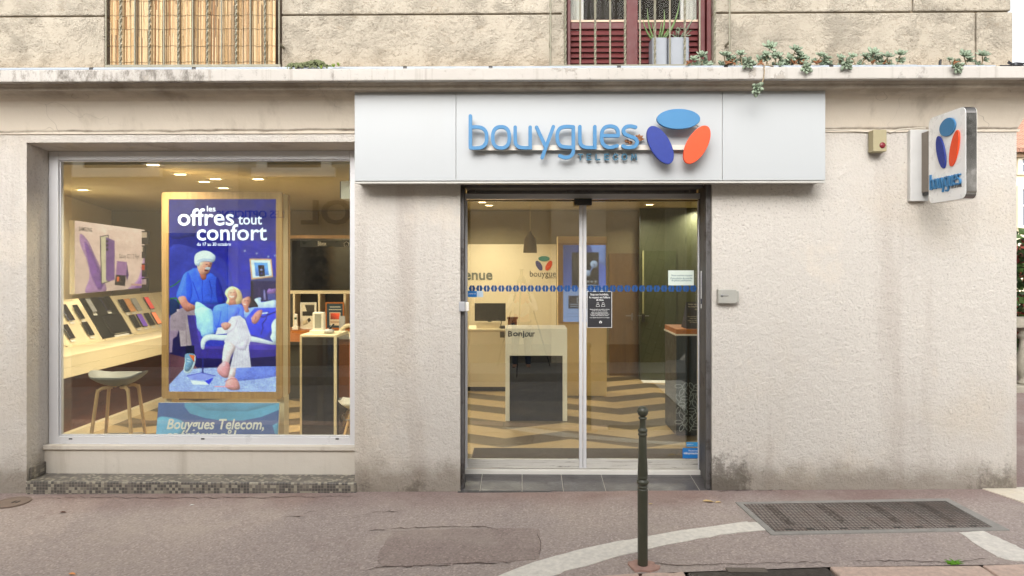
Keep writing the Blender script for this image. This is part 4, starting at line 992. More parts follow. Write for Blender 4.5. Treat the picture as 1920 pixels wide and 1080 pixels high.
labs = ['small pair of grey green rosettes beside the grey planters', 'low clump of grey green rosettes at the left end of the trailing row', 'tall rosettes above the top of the hanging stem', 'dense clump of rosettes spilling over the ledge right of the hanging stem', 'loose low rosettes in the middle of the trailing row', 'two rosettes leaning over the ledge face above the sign end', 'four spaced rosettes at the right end of the trailing row', 'rosette drooping over the ledge near the black peg', 'single rosette against the last stone block at the building corner', 'rosette hanging on a bare stem in front of the white fascia']
for gi, (g_, lab) in enumerate(zip(groups, labs)):
    Yr_ = -.34 if gi < 9 else -.47
    c0 = W(g_[0][0], g_[0][1], Yr_); root = thing('succulent', (c0[0],Yr_,3.592 if gi < 9 else c0[1]), lab, 'succulent', 'succulents along the balcony ledge')
    for i, (a, b, sc) in enumerate(g_):
        Yk = (-.455 if b > 117 else -.33-.05*rnd.random()) if gi < 9 else -.47
        x, z = W(a, b, Yk); tilt = Matrix.Rotation(R(rnd.uniform(25,65)), 4, 'X') @ Matrix.Rotation(rnd.uniform(0,6), 4, 'Z') if b < 117 else Matrix.Rotation(R(115), 4, 'X') @ Matrix.Rotation(rnd.uniform(0,6), 4, 'Z')
        m = rosette(.072*sc, 14, gi*7+i); m.map(lambda vx, vy, vz: tuple((tilt @ Vector((vx,vy,vz))) + Vector((x,Yk,z)))); m.build('rosette', SUCC, root)
        if gi < 9: s_ = [(x,Yk,z),(x+rnd.uniform(-.03,.03),(Yk-.33)/2-.0,min(z,3.62) if b < 117 else 3.608),(x+rnd.uniform(-.12,.12),-.31,3.60)]
        else: s_ = [(x,Yk+.005,z),(x+.06,-.455,z+.06),(X(1433,-.45),-.45,Z(135,-.45,1433)),(X(1434,-.44),-.443,3.6),(X(1455,-.36),-.36,3.612)]
        MB().tube(sm(s_, 4), .0045, 6).build('stem', SUCT, root)
        if gi < 9:
            for k in range(2 if b < 117 else 0):
                xx, zz = W(a+rnd.uniform(-15,15), min(124, b+rnd.uniform(6,20)), Yk+.03); tl2 = Matrix.Rotation(R(rnd.uniform(45,95)), 4, 'X') @ Matrix.Rotation(rnd.uniform(0,6), 4, 'Z')
                m = rosette(rnd.uniform(.04,.062), 10, gi*17+i*5+k); m.map(lambda vx, vy, vz: tuple((tl2 @ Vector((vx,vy,vz))) + Vector((xx,Yk+.02+.03*k,zz)))); m.build('rosette', SUCC, root)
            if (gi+i) % 3 == 1:
                m = MB(); xx, zz = W(a+rnd.uniform(-12,12), 119, Yk)
                for k in range(5): blade(m, (xx,Yk-.02,zz), (xx+rnd.uniform(-.04,.04),Yk-.03-rnd.uniform(0,.03),zz+rnd.uniform(-.03,.03)), .012, n=4)
                m.build('withered_leaf', DRYL, root)
sdm = thing('sedum_cushion', (X(580,-.37),-.37,3.592), 'dense round grey green sedum cushion growing on the ledge below the reed screen', 'succulent')
m = MB(); q = random.Random(5)
for i in range(900):
    u, v = q.uniform(-1,1), q.uniform(-1,1)
    if u*u+v*v > 1: continue
    h = .085*math.sqrt(max(0, 1-u*u-v*v))*(.75+.4*math.sin(u*5)*.4); m.ball((X(580,-.36)+u*.21, -.345+v*.07, 3.6+h+q.uniform(-.01,.012)), .008, .008, .0075, 5, 4)
m.build('foliage', SEDUM, sdm)
m = MB()
for (a, b) in ((602,126),(626,123),(635,121)):
    x, z = W(a, b, -.42)
    for k in range(9): blade(m, (x,-.415,z-.01), (x+q.uniform(-.02,.02),-.42-q.uniform(0,.015),z+q.uniform(.0,.02)), .004, n=3)
m.build('sprout', leafmat('bright_sprout', (140,164,70)), sdm)

# ------------------------------------------------------------ bollard, covers, litter
bp = GP(1205, 1062); zb = bp[2]; hh = (1062-767)/1280*(DIST+bp[1])
bo = thing('bollard', bp, 'dark green grey cast iron bollard with a ball top standing at the kerb', 'bollard')
BOL = T('bollard_paint'); BOL.out(BOL.mix(BOL.noise(14, 4), lin((58,60,48)), lin((76,76,62))), .32, 0, BOL.bump(BOL.noise(26, 3), .003))
px_ = (DIST+bp[1])/1280
pf = lambda l: [(r*px_/3.27, (1030-y)*px_/3.27) for r, y in l]     # (radius, row) read from the photo
m = MB().lathe(pf([(31,1030),(31,1010),(31,700),(31.5,562),(32,556),(26,553),(26,551),(30,548),(31,543),(30,538),(27,535),(27,530),(34,524),(38,513),(34,502),(27,498),(27,494),(31,490),(32,484),(31,477),(29,472),(31,468),(30,440),(26,340),(24,236),(23,232),(27,228),(29,223),(27,216),(25,213),(25,208),(29,204),(30,198),(28,190),(22,187),(20,180),(18,135),(19,131),(25,128),(26,123),(24,117),(18,114),(14,110)]), bp[0], bp[1], 32, z0=zb)
m.build('post', BOL.m, bo)
rb_ = 34*px_/3.27; zc3 = zb+(1030-82)*px_/3.27
m = MB().ball((bp[0],bp[1],zc3), rb_, rb_, rb_, 28, 18); m.build('ball_finial', BOL.m, bo)
m = MB(); m.slab([(bp[0]+(.10+rnd.uniform(-.02,.02))*math.cos(t), bp[1]-.01+(.085+rnd.uniform(-.02,.02))*math.sin(t)) for t in [i*.3142 for i in range(20)]], zb-.05, zb+.012); m.build('mortar_collar', mk('pink_mortar', (176,142,130), .9, 0, .2, 30, .008, 80), bo)
uc = thing('utility_cover', GP(1630,970), 'large rectangular cast iron utility cover with four studded plates set in the pavement', 'manhole cover')
o_ = [GP(*p) for p in ((1379,943),(1778,936),(1893,995),(1446,1004))]; i_ = [GP(*p) for p in ((1393,946.5),(1773,940.5),(1862,990.5),(1453,998.5))]
m = MB()
top = lambda p, dz: (p[0], p[1], gz(p[0], p[1])+dz)
for k in range(4):
    a, b, c, d = o_[k], o_[(k+1)%4], i_[(k+1)%4], i_[k]
    m.add([top(a,.008),top(b,.008),top(c,.008),top(d,.008),top(a,-.02),top(b,-.02),top(c,-.02),top(d,-.02)], [(3,2,1,0),(0,1,5,4),(2,3,7,6)])
m.build('surround', mk('cement_surround', (150,147,142), .85, 0, .15, 14, .005, 90), uc)
def m_studs():
    t = T('studded_cast_iron'); v = t.n('ShaderNodeTexVoronoi', {'Vector': t.vmul(t.co, (1, .9, 1)), 'Scale': 34.0, 'Randomness': .12}).outputs[0]
    col = t.mix(t.mr(v, .2, .55), lin((160,150,144)), lin((86,80,76))); col = t.mix(t.mr(t.noise(5, 5, .65), .45, .7, 0, .5), col, lin((118,100,92)))
    return t.out(col, .6, .3, t.bump(v, -.012))
STUD = m_studs(); lerp = lambda a, b, f: (a[0]+(b[0]-a[0])*f, a[1]+(b[1]-a[1])*f)
for (f0, f1) in ((.004,.247),(.253,.497),(.503,.747),(.753,.996)):
    a, b, c, d = lerp(i_[0], i_[1], f0), lerp(i_[0], i_[1], f1), lerp(i_[3], i_[2], f1), lerp(i_[3], i_[2], f0)
    m = MB().slab([a, b, c, d], lambda x, y: gz(x, y)-.02, lambda x, y: gz(x, y)+.006); pl = m.build('plate', STUD, uc)
    m = MB()
    for f in (.3, .7):
        p = lerp(lerp(a, b, f), lerp(d, c, f), .93); m.box(p[0]-.03, p[0]+.03, p[1]-.01, p[1]+.01, gz(*p)+.004, gz(*p)+.0075)
    m.build('lifting_slot', BLK, pl)
    p0 = lerp(lerp(a, b, .45), lerp(d, c, .45), .42)
    m = MB(); lettering(m, 'TELECOM', -.24, .24, -.035, .035, 0, .003); m.map(lambda x, y, z: (p0[0]-z*1.0+x*.06, p0[1]-x*.8, gz(p0[0]-z, p0[1]-x*.8)+.0105)); m.build('raised_letters', mk('worn_iron_letters', (92,84,78), .5, .4), pl)
rc = thing('round_cover', GP(24,943), 'round cast iron inspection cover at the foot of the left pier', 'manhole cover')
g0 = GP(24,943); m = MB().lathe([(.135,-.02),(.135,.012),(.12,.014),(.118,.010),(.0,.010)], g0[0], g0[1], 32, z0=gz(g0[0],g0[1]), sm=False); m.build('cover', mk('rusty_brown_iron', (128,112,102), .7, .2, .15, 20, .004), rc)
m = MB()
for dx in (-.012,.022): m.box(g0[0]+.02+dx, g0[0]+.032+dx, g0[1]-.03, g0[1]+.02, g0[2]+.0102, g0[2]+.0125)
m.build('key_slot', BLK, rc)
gu = thing('gully_cover', GP(1420,1072), 'black cast iron gully cover set into the kerb line', 'drain cover')
n = 8; xs2 = [gx0+.01+(gx1-gx0-.02)*i/n for i in range(n+1)]
m = MB().slab([(x, kerb_y(x)-.005) for x in xs2]+[(x, kerb_y(x)-.24) for x in xs2[::-1]], lambda x, y: gz(x, y)-.2, lambda x, y: gz(x, kerb_y(x))+.004); m.build('hood', CAST, gu, bev=.018)
pA = GP(1400, 1070); m = MB().box(pA[0]-.13, pA[0]+.13, pA[1]-.035, pA[1]+.03, pA[2]-.01, gz(pA[0], kerb_y(pA[0]))+.007)
m.build('name_plate', mk('worn_plate', (112,104,96), .5, .4, .2, 40), gu)
q = random.Random(21)
for (a, b, lab, sz, mt) in ((1328,942,'pale yellow fallen leaf on the pavement below the right hand wall', .05, 0), (1347,943,'small curled straw coloured leaf beside the larger fallen leaf', .03, 0), (1220,946,'tiny pale leaf scrap on the pavement right of the bollard', .022, 0), (118,962,'dark brown dead leaf on the pavement in front of the mosaic step', .03, 1), (135,1078,'orange leaf scrap at the bottom left of the pavement', .03, 2), (360,948,'white paper scrap below the mosaic step', .02, 3)):
    p = GP(a, b); m = MB(); an = q.uniform(-.5,.5)
    vs = [(p[0]+(u*math.cos(an)-v*math.sin(an))*sz, p[1]+(u*math.sin(an)+v*math.cos(an))*sz, p[2]+.004+h*sz) for u, v, h in ((-1,0,.05),(-.4,.4,.25),(.3,.42,.2),(1,.1,.06),(.4,-.35,.28),(-.4,-.4,.2),(0,0,.03))]
    m.add(vs, [(6,0,1),(6,1,2),(6,2,3),(6,3,4),(6,4,5),(6,5,0)])
    tag(m.build('paper_scrap' if mt == 3 else 'fallen_leaf', [leafmat('straw_leaf', (206,178,130)), leafmat('brown_leaf', (96,62,52)), leafmat('orange_leaf', (214,146,88)), PRINT_W][mt]), lab, 'litter' if mt == 3 else 'leaf')
wp = GP(1788, 1058); m = MB()
for i in range(26): blade(m, (wp[0]+q.uniform(-.04,.04), wp[1]+q.uniform(-.01,.01), wp[2]), (wp[0]+q.uniform(-.06,.06), wp[1]+q.uniform(-.03,.03), wp[2]+q.uniform(.01,.03)), .005, n=3)
tag(m.build('weed_tuft', leafmat('bright_weed', (110,168,50))), 'small bright green weed tuft in the kerb joint', 'weed')

# wooded hills closing both ends of the side street
for (yy, sd) in ((95, 1), (-110, 2)):
    q = random.Random(sd); m = MB(); n = 90; vs = []; hs_ = [8+4*math.sin(i*.21+sd)+2.2*math.sin(i*.83)+q.uniform(-.8,.8) for i in range(n+1)]
    for i in range(n+1):
        x = -220+440*i/n
        for j, (dy, f) in enumerate(((0,0),(10,.45),(22,.8),(36,1),(60,.9),(90,0))): vs.append((x, yy+dy*(1 if yy > 0 else -1), -.9+hs_[i]*f+q.uniform(-.3,.3)*(0 < j < 5)))
    m.add(vs, [(i*6+j, i*6+j+1, i*6+j+7, i*6+j+6) for i in range(n) for j in range(5)], 0, True)
    tag(m.build('hills', mk('hill_wood', (92,106,80), .95, 0, .25, .6), org=(0,0,0)), kind='structure')

# ------------------------------------------------------------ ceiling lights
CZ = 2.9295
LAMPE = glow('lamp_diffuser', (255,226,178), 9)
def ceiling_light(x, y, lab, watt, vis=True, tilt=True):
    t = thing('ceiling_light', (x, y, CZ), lab, 'ceiling light', 'recessed ceiling lights of the shop')
    m = MB().box(x-.08, x+.08, y-.06, y+.06, CZ-.006, CZ); m.build('frame', WHITE, t)
    MB().box(x-.05, x+.05, y-.025, y+.025, CZ-.0095, CZ-.0065).build('diffuser', LAMPE, t)
    l = bpy.data.lights.new('lamp', 'AREA'); l.shape = 'DISK'; l.size = .14; l.energy = watt; l.color = (1, .88, .70); l.spread = R(150)
    o = bpy.data.objects.new('lamp', l); COL.objects.link(o); o.parent = t; o.location = (0, 0, -.02); return t
WATT = 12.5
for (a, b, lab) in ((287,308,'ceiling light nearest the top left corner of the shop window'), (338,326,'second ceiling light from the left in the shop window'), (383,340,'third ceiling light from the left above the tall poster display'), (419,352,'fourth ceiling light from the left and lowest above the poster display'), (484,335,'ceiling light right of the slanting row in the shop window')):
    x, y = PZ(a, b, CZ); ceiling_light(x, min(y, 5.2), lab, WATT*1.0)
for (a, b, lab) in ((917,384.5,'ceiling light seen through the left door leaf'), (1218,383,'left one of the two ceiling lights seen through the right door leaf'), (1286,397,'right one of the two ceiling lights seen through the right door leaf')):
    x, y = PZ(a, b, CZ); ceiling_light(x, min(y, 5.3), lab, WATT*1.5)
for (x, y, lab, k) in ((-1.2,1.3,'added ceiling light hidden behind the wall between window and door',1.2), (1.4,1.5,'added ceiling light just inside the right door leaf',.8), (-5.6,2.6,'added ceiling light over the phone table',1.3), (-3.4,1.5,'added ceiling light in front of the white pedestal',1.0), (-.6,4.4,'added ceiling light over the long reception counter',1.2)): ceiling_light(x, y, lab, WATT*k)  # extra lamps added to even out the light inside the shop

# ------------------------------------------------------------ phone table, stands and phones on the left
tb = thing('phone_table', (-5.1,3,0.03), 'long cream counter carrying rows of phone stands along the left shop wall', 'table')
TX = -4.70; yA, yB = .62, 4.6
MB().box(-5.62, TX, yA, yB, 1.005, 1.03).build('table_top', CREAM, tb, bev=.004)
m = MB().box(-5.6, TX-.002, yA+.01, yB, .905, 1.0045); m.build('front_apron', CREAM, tb, bev=.003)
m = MB().box(-5.6, TX-.002, yA+.01, yB, .80, .9035); m.build('lower_apron', CREAM, tb, bev=.003)
MB().box(-5.5, TX-.32, yA+.15, yB, .13, .7995).build('base_panel', WOODR, tb)
MB().box(-5.5, TX-.25, yA+.1, yB, .0285, .1295).build('plinth', CREAM, tb)
MB().box(TX-.4, TX-.1, yB-.9, yB-.05, .0285, .7995).build('end_panel', WOODR, tb)
# lit advertisement panel on the slanting wall
dW = Vector((-.3465, 1, 0)).normalized() if False else Vector((-.175, .985, 0))
n0 = Vector((-5.34, 2.05, 0)); LP, zA, zB = 2.25, 1.62, 2.50
ad = thing('light_panel', (-5.6,3,1.62), 'pink illuminated phone advertisement panel with purple glitter on the left wall', 'advert')
def wfn(u, v, d=0): 
    p = n0+dW*(u*LP); return (p.x+d*.985, p.y+d*.175, zB+(zA-zB)*v)
m = MB(); c = [wfn(0,0,-.06), wfn(1,0,-.06), wfn(1,1,-.06), wfn(0,1,-.06), wfn(0,0,-.004), wfn(1,0,-.004), wfn(1,1,-.004), wfn(0,1,-.004)]
m.add(c, [(0,1,2,3),(7,6,5,4),(0,4,5,1),(1,5,6,2),(2,6,7,3),(3,7,4,0)]); m.build('panel_box', WHITE, ad)
P = Pic(130, 130, (226,196,178))
P.poly([(0,0),(130,0),(130,130),(0,130)], (228,200,186), grad=(.3,-1,.06), curve=False)
P.poly([(8,22),(20,34),(30,58),(40,82),(44,100),(50,130),(16,130),(22,100),(18,70),(8,42)], (150,112,160), tex=.12, a=.75)
P.poly([(14,36),(24,50),(36,80),(46,112),(38,126),(26,100),(20,70)], (112,72,140), tex=.2, a=.7)
P.poly([(128,52),(122,84),(112,112),(92,130),(130,130),(130,52)], (156,116,168), tex=.14, a=.75)
P.poly([(128,84),(120,108),(106,128),(130,130)], (126,84,150), tex=.2, a=.7)
P.poly([(40,24),(54,20),(56,110),(42,114)], (212,200,170), curve=False); P.line([(40,24),(54,20),(56,110),(42,114),(40,24)], 1.3, (50,34,60))
P.poly([(50,24),(66,30),(66,108),(56,110),(50,108)], (124,90,140), grad=(1,0,.15), curve=False)
for yy in (32,40,48): P.poly([(52+2.6*math.cos(t), yy+2.6*math.sin(t)) for t in [i*.7 for i in range(9)]], (40,30,52))
P.poly([(70,70),(90,72),(88,100),(68,98)], (160,120,160), curve=False); P.poly([(68,98),(88,100),(86,122),(66,118)], (34,28,38), curve=False); P.poly([(90,74),(94,100),(90,112),(88,100)], (90,60,110), curve=False)
P.poly([(70,102),(75,102),(75,112),(70,112)], (240,130,80)); P.line([(100,120),(122,122)], 4, (190,150,140))
P.finish(1.15, 1.1, .05)
P.mesh('lit_picture', picture('lit_advert_picture', 1.05), ad, lambda u, v: wfn(u, v, 0))
def wword(mb, body, u0, u1, v0, v1, **k):
    lettering(mb, body, u0, u1, 0, 1, 0, .001, fn=lambda x, y, z: wfn(x, v1+(v0-v1)*z, .004), **k)
m = MB(); wword(m, 'SAMSUNG', .04, .20, .075, .135, bold=.02); wword(m, 'Galaxy S22 | Z Flip4', .57, .90, .43, .52); m.build('lettering', PRINT_K, ad)
# wall-hung cases right of the panel
for i, (a, b, c_, d, lab) in enumerate(((262,433,279,458,'topmost black phone case hanging on the left wall'), (262,460,272,484,'second black phone case down the left wall'), (262,494,275,519,'black and orange case hanging third down the left wall'), (262,521,278,546,'lowest black phone case hanging on the left wall'))):
    Y = 4.15; x0, z1 = W(a, b, Y); x1, z0 = W(c_, d, Y); t = thing('hanging_case', ((x0+x1)/2,Y,z0), lab, 'phone case', 'phone cases hanging on the left wall')
    MB().box(x0, x1, Y, Y+.03, z0, z1).build('case', BLK, t, bev=.006); MB().box(x0+.02, x1-.03, Y-.004, Y-.0005, (z0+z1)/2, z1-.02).build('card', ORANGE if i == 2 else PRINT_W, t)
    MB().tube([(x0+.02,Y+.015,z1-.01),(x0-.25,Y+.03,z1+.0)], .006, 6).build('hook', STEEL, t)
# slanted phone stands: local x runs along the table (into the shop), local y up the slope
def easel(y, L, mat, lab, name='phone_stand'):
    bx = TX-.50; t = thing(name, (bx, y, 1.0305), lab, 'display stand', 'slanted phone stands on the counter', rot=(0,0,0)); t['_'] = 0; del t['_']
    H, lean = .52, .30
    m = MB(); pr_ = [(0,0),(.0,.02),(-lean,H),(-lean-.02,H),(-lean-.02,0)]
    m.add([(a, 0, b) for a, b in pr_]+[(a, L, b) for a, b in pr_], [(0,1,2,3,4),(9,8,7,6,5)]+[(i, i+5, (i+1)%5+5, (i+1)%5) for i in range(5)]); m.build('board', mat, t)
    MB().box(.002, .03, .005, L-.005, 0, .018).build('front_lip', CREAM, t)
    return t, bx, y
def on_stand(st, u, v, w, h, th=.012):     # a point frame on the sloping board: u along, v up the slope
    t, bx, y = st; H, lean = .50, .30; s = math.hypot(H, lean); d = Vector((-lean/s, 0, H/s)); nn = Vector((H/s, 0, lean/s))
    o = Vector((bx, y, 1.0505))+Vector((0, u, 0))+d*v+nn*.012
    return lambda a, b, c: tuple(o+Vector((0, a*w, 0))+d*(b*h)+nn*(c))
def phone(st, u, v, w, h, body, screen, lab, name='phone', group='phones on display'):
    f = on_stand(st, u, v, w, h); o = f(.5, 0, 0); t = thing(name, o, lab, 'tablet' if name == 'tablet' else 'phone', group)
    m = MB().box(0, 1, 0, 1, .008, .02); m.map(lambda a, b, c: f(a, b, c)); m.build('body', body, t, bev=.004)
    if screen: m = MB().box(.06, .94, .03, .97, .0202, .0215); m.map(lambda a, b, c: f(a, b, c)); m.build('screen', screen, t)
    m = MB().box(.2, .8, -.02, .12, .0, .0079); m.map(lambda a, b, c: f(a, b, c)); m.build('holder', WHITE, t)
    m = MB().box(.12, .88, -.19, -.07, .003, .006); m.map(lambda a, b, c: f(a, b, c)); m.build('price_card', PRINT_W, t)
GLK = mk('phone_glass', (22,22,28), .12, 0, 0); NAVY = mk('navy_phone', (34,38,84), .3); COPP = mk('peach_phone', (232,168,116), .3); SILV = mk('silver_phone', (176,178,182), .3)
SCRB = glow('blue_phone_screen', (110,140,220), .5/GAIN*1.4); SCRR = glow('red_phone_screen', (214,74,70), .7/GAIN*1.4); SCRV = glow('violet_phone_screen', (110,70,170), .6/GAIN*1.4); SCRO = glow('orange_phone_screen', (230,130,90), .8/GAIN*1.4)
s0 = easel(.80, .52, CREAM, 'cream phone stand cut by the left edge of the shop window'); s1 = easel(1.42, .20, DK, 'narrow dark stand between the first and second cream stands')
s2 = easel(1.66, .70, CREAM, 'second cream phone stand from the left with two rows of phones'); s3 = easel(2.38, .62, BLK, 'black phone stand holding a large tablet')
s4 = easel(3.02, .95, CREAM, 'third cream phone stand with the most phones beside the poster display'); s5 = easel(3.99, .5, CREAM, 'last cream phone stand half hidden behind the poster display')
phone(s0, .12, .12, .10, .18, NAVY, SCRB, 'phone with a light blue lit screen low on the leftmost stand'); phone(s0, .30, .36, .09, .16, BLK, GLK, 'black phone high on the leftmost stand')
phone(s2, .06, .29, .10, .22, BLK, GLK, 'black phone at the upper left of the second cream stand'); phone(s2, .26, .29, .11, .22, NAVY, GLK, 'navy blue phone in the upper row of the second cream stand'); phone(s2, .48, .29, .08, .20, BLK, GLK, 'slim black phone at the upper right of the second cream stand')
phone(s2, .10, .06, .10, .19, BLK, GLK, 'black phone in the lower row of the second cream stand'); phone(s2, .46, .06, .10, .19, BLK, GLK, 'black phone at the lower right of the second cream stand by the black one')
phone(s3, .04, .36, .10, .2, BLK, SILV, 'black phone with a pale screen edge high on the black stand'); phone(s3, .34, .36, .1, .2, NAVY, GLK, 'dark phone high on the right of the black stand')
phone(s3, .16, .03, .42, .27, BLK, GLK, 'large black tablet at the bottom of the black stand', 'tablet', 'phones on display')
for (u, v, b_, s_, lab) in ((.06,.31,BLK,GLK,'black phone first in the upper row of the third cream stand'), (.20,.31,COPP,None,'peach coloured phone in the upper row of the third cream stand'), (.36,.31,SILV,None,'silver grey phone in the upper row of the third cream stand'), (.68,.31,BLK,SCRR,'phone with a red screen in the upper row of the third cream stand'),
                            (.10,.06,BLK,GLK,'black phone first in the lower row of the third cream stand'), (.27,.06,BLK,SCRV,'phone with a violet and orange screen in the lower row'), (.46,.06,BLK,GLK,'dark phone third in the lower row of the third cream stand'), (.64,.06,BLK,SCRO,'phone with an orange screen last in the lower row')):
    phone(s4, u, v, .12, .2, b_, s_, lab)
phone(s5, .12, .08, .12, .2, BLK, GLK, 'black phone low on the last cream stand by the poster display'); phone(s5, .2, .32, .12, .2, SILV, SCRR, 'phone with a red and white screen high on the last cream stand')

# ------------------------------------------------------------ bar stools
def stool(cx, cy, zs, lab, shell, turn=0, sc=1.0):
    t = thing('bar_stool', (cx, cy, .029), lab, 'stool', 'bar stools in the shop')
    vs = []; n, k = 28, 8
    for i in range(k+1):
        r = .27*sc*i/k
        for j in range(n):
            a = 2*math.pi*j/n; rr = r*(1.0 if abs(math.cos(a)) > .3 else .92)
            h = zs-.08+.085*(i/k)**2.2+.04*(i/k)**3*max(0, math.cos(2*a))
            vs.append((cx+rr*math.cos(a), cy+rr*.82*math.sin(a), h))
    m = MB(); fs = [(i*n+j, i*n+(j+1)%n, (i+1)*n+(j+1)%n, (i+1)*n+j) for i in range(k) for j in range(n)]
    m.add(vs, fs, 0, True); lo = [(x, y, z-.012-.02*(1-math.hypot(x-cx, y-cy)/.3)) for x, y, z in vs]; m.add(lo, [f[::-1] for f in fs], 0, True)
    o_ = k*n; m.add([vs[o_+j] for j in range(n)]+[lo[o_+j] for j in range(n)], [(j, n+j, n+(j+1)%n, (j+1)%n) for j in range(n)], 0, True)
    m.build('seat', shell, t)
    ft = []
    for q in range(4):
        a = math.pi/4+q*math.pi/2+turn; d = Vector((math.cos(a), math.sin(a)*.85, 0)); ft.append(d)
        pts = [Vector((cx,cy,zs-.115))+d*.06, Vector((cx,cy,zs-.115))+d*.15, Vector((cx,cy,zs-.135))+d*.19, Vector((cx,cy,zs-.19))+d*.21, Vector((cx,cy,.03))+d*.30]
        MB().tube(sm([tuple(p) for p in pts], 5), .0165, 10).build('leg', WOODL, t)
    m = MB(); P4 = [Vector((cx,cy,.25))+d*.272 for d in ft]
    for q in range(4): m.tube([P4[q], P4[(q+1)%4]], .006, 6)
    m.build('foot_rail', STEEL, t)
SHELL = mk('grey_shell', (134,134,130), .5, 0, .04)
stool((X(222,.72)), .72, W(222,703,.72)[1], 'grey shell bar stool with four beech legs in front of the phone table', SHELL, .12)
stool(X(676,1.7), 1.7, W(676,752,1.7)[1], 'white shell bar stool cut off by the right edge of the shop window', WHITE, .3, .95)

# ------------------------------------------------------------ tall poster display
YP = .80
pd = thing('poster_display', (X(415,YP), YP, .03), 'tall oak framed screen showing a laughing older man and two women on a sofa', 'display')
x0, zt = W(303,360,YP); x1, zb = W(529,748,YP)
sx0, sz1 = W(316,373.5,YP); sx1, sz0 = W(517.5,735,YP)
def frame_ring(o, i, y0, y1):
    m = MB(); n = len(o)
    m.add([(x, y0, z) for x, z in o]+[(x, y0, z) for x, z in i]+[(x, y1, z) for x, z in o]+[(x, y1, z) for x, z in i],
      [(k, n+k, n+(k+1)%n, (k+1)%n) for k in range(n)]+[(2*n+k, 2*n+(k+1)%n, 3*n+(k+1)%n, 3*n+k) for k in range(n)]+[(k, (k+1)%n, 2*n+(k+1)%n, 2*n+k) for k in range(n)]+[(n+k, 3*n+k, 3*n+(k+1)%n, n+(k+1)%n) for k in range(n)])
    return m
outer = rrect(x0, x1, zb, zt, .03, 5); 
def inner_match(o, a, b, c, d):
    r = []
    for (px__, pz__) in o: r.append((min(max(px__, a), b) if a <= px__ <= b else (a if px__ < a else b), min(max(pz__, c), d)))
    return r
inner = rrect(sx0, sx1, sz0, sz1, .0005, 5)
frame_ring(outer, inner, YP, YP+.03).build('oak_frame', WOODF, pd)
frame_ring(outer, inner, YP+.21, YP+.24).build('rear_oak_frame', WOODF, pd)
m = MB().box(x0+.012, x1-.012, YP+.0305, YP+.2095, zb+.01, zt-.01); m.build('carcass', CREAM, pd)
for a in (x0+.0, x1-.075): MB().box(a, a+.075, YP+.06, YP+.2, .0285, zb-.0005+.009).build('post', CREAM, pd)
MB().box(x0+.1, x1-.1, YP+.1, YP+.16, .0285, .06).build('foot_bar', CREAM, pd)
P = Pic(202, 362, (52,54,140))
P.poly([(0,0),(202,0),(202,362),(0,362)], (66,70,150), grad=(0,1,.22), curve=False)
A_ = lambda x, y: ((300+x/4.152-316), (360+y/4.152-373.5)); B_ = lambda x, y: ((300+x/4.32-316), (580+y/4.32-373.5))
P.poly([(65,55),(280,55),(270,320),(230,345),(65,345)], (60,62,118), A_, a=.8); P.poly([(280,55),(520,55),(520,700),(280,450)], (40,42,130), A_, grad=(0,1,.2), curve=False, a=.6)
P.poly([(520,380),(905,380),(905,760),(520,760)], (34,50,156), A_, curve=False, a=.75); P.poly([(65,440),(270,440),(520,560),(520,870),(65,870)], (84,88,158), A_, a=.5, grad=(1,0,-.1))
P.line([A_(75,740), A_(112,722), A_(150,690)], 2, (70,124,50)); P.line([A_(75,830), A_(120,826), A_(152,872)], 2.4, (66,112,52)); P.poly([(70,840),(130,850),(150,900),(120,960),(70,960)], (36,52,70), A_, a=.8)
for (a, b) in ((655,458),(748,478),(890,494),(838,503)): P.poly([(a-9,b+5),(a,b-8),(a+9,b-5),(a,b+8)], (225,230,250), A_)
P.poly([(700,690),(742,658),(905,662),(905,692),(715,697)], (74,80,120), A_, curve=False); P.poly([(715,692),(905,692),(905,850),(715,850)], (22,26,84), A_, curve=False); P.poly([(700,690),(720,694),(720,850),(702,840)], (10,14,48), A_, curve=False)
P.poly([(690,517),(862,520),(876,662),(706,682)], (205,164,134), A_, curve=False); P.poly([(702,529),(852,531),(866,652),(716,670)], (222,228,246), A_, curve=False); P.poly([(728,549),(832,551),(842,646),(740,656)], (112,152,216), A_, curve=False, grad=(0,1,-.15))
P.poly([(757,571),(806,570),(812,655),(769,659)], (16,16,46), A_, curve=False); P.poly([(772,600),(790,598),(796,612),(776,614)], (170,175,215), A_); P.poly([(778,628),(792,627),(793,642),(780,643)], (84,90,170), A_)
P.poly([(760,740),(772,742),(776,820),(760,820)], (90,70,120), A_); P.poly([(800,762),(812,760),(820,838),(802,840)], (160,152,200), A_); P.poly([(832,790),(895,786),(895,840),(834,840)], (86,92,150), A_, curve=False); P.poly([(828,772),(845,750),(870,756),(900,750),(900,786),(832,792)], (146,114,166), A_, tex=.12)
# floor, rug, sofa
P.poly([(70,350),(360,350),(360,490),(180,500),(70,620)], (112,80,90), B_, grad=(1,0,.1), curve=False); P.poly([(70,150),(210,150),(330,400),(940,370),(940,480),(560,500),(300,480),(230,400),(70,360)], (42,38,84), B_, curve=False)
P.poly([(180,492),(330,478),(560,470),(938,462),(938,670),(70,670),(70,612)], (172,182,232), B_, curve=False, tex=.1); P.poly([(600,480),(938,464),(938,540),(640,580),(600,560)], (96,110,205), B_, a=.6, tex=.16)
P.poly([(205,30),(262,18),(300,120),(345,300),(560,300),(730,262),(938,285),(938,378),(620,402),(300,396),(262,330)], (98,84,166), B_, curve=False, grad=(0,1,-.18)); P.poly([(205,30),(262,18),(338,384),(292,390),(240,240)], (84,74,140), B_, curve=False)
P.poly([(330,318),(940,330),(940,380),(620,402),(300,396)], (66,58,124), B_, curve=False, a=.7)
P.line([B_(342,396), B_(342,520)], 3, (52,58,120)); P.line([B_(390,396), B_(390,460)], 1.4, (40,42,90))
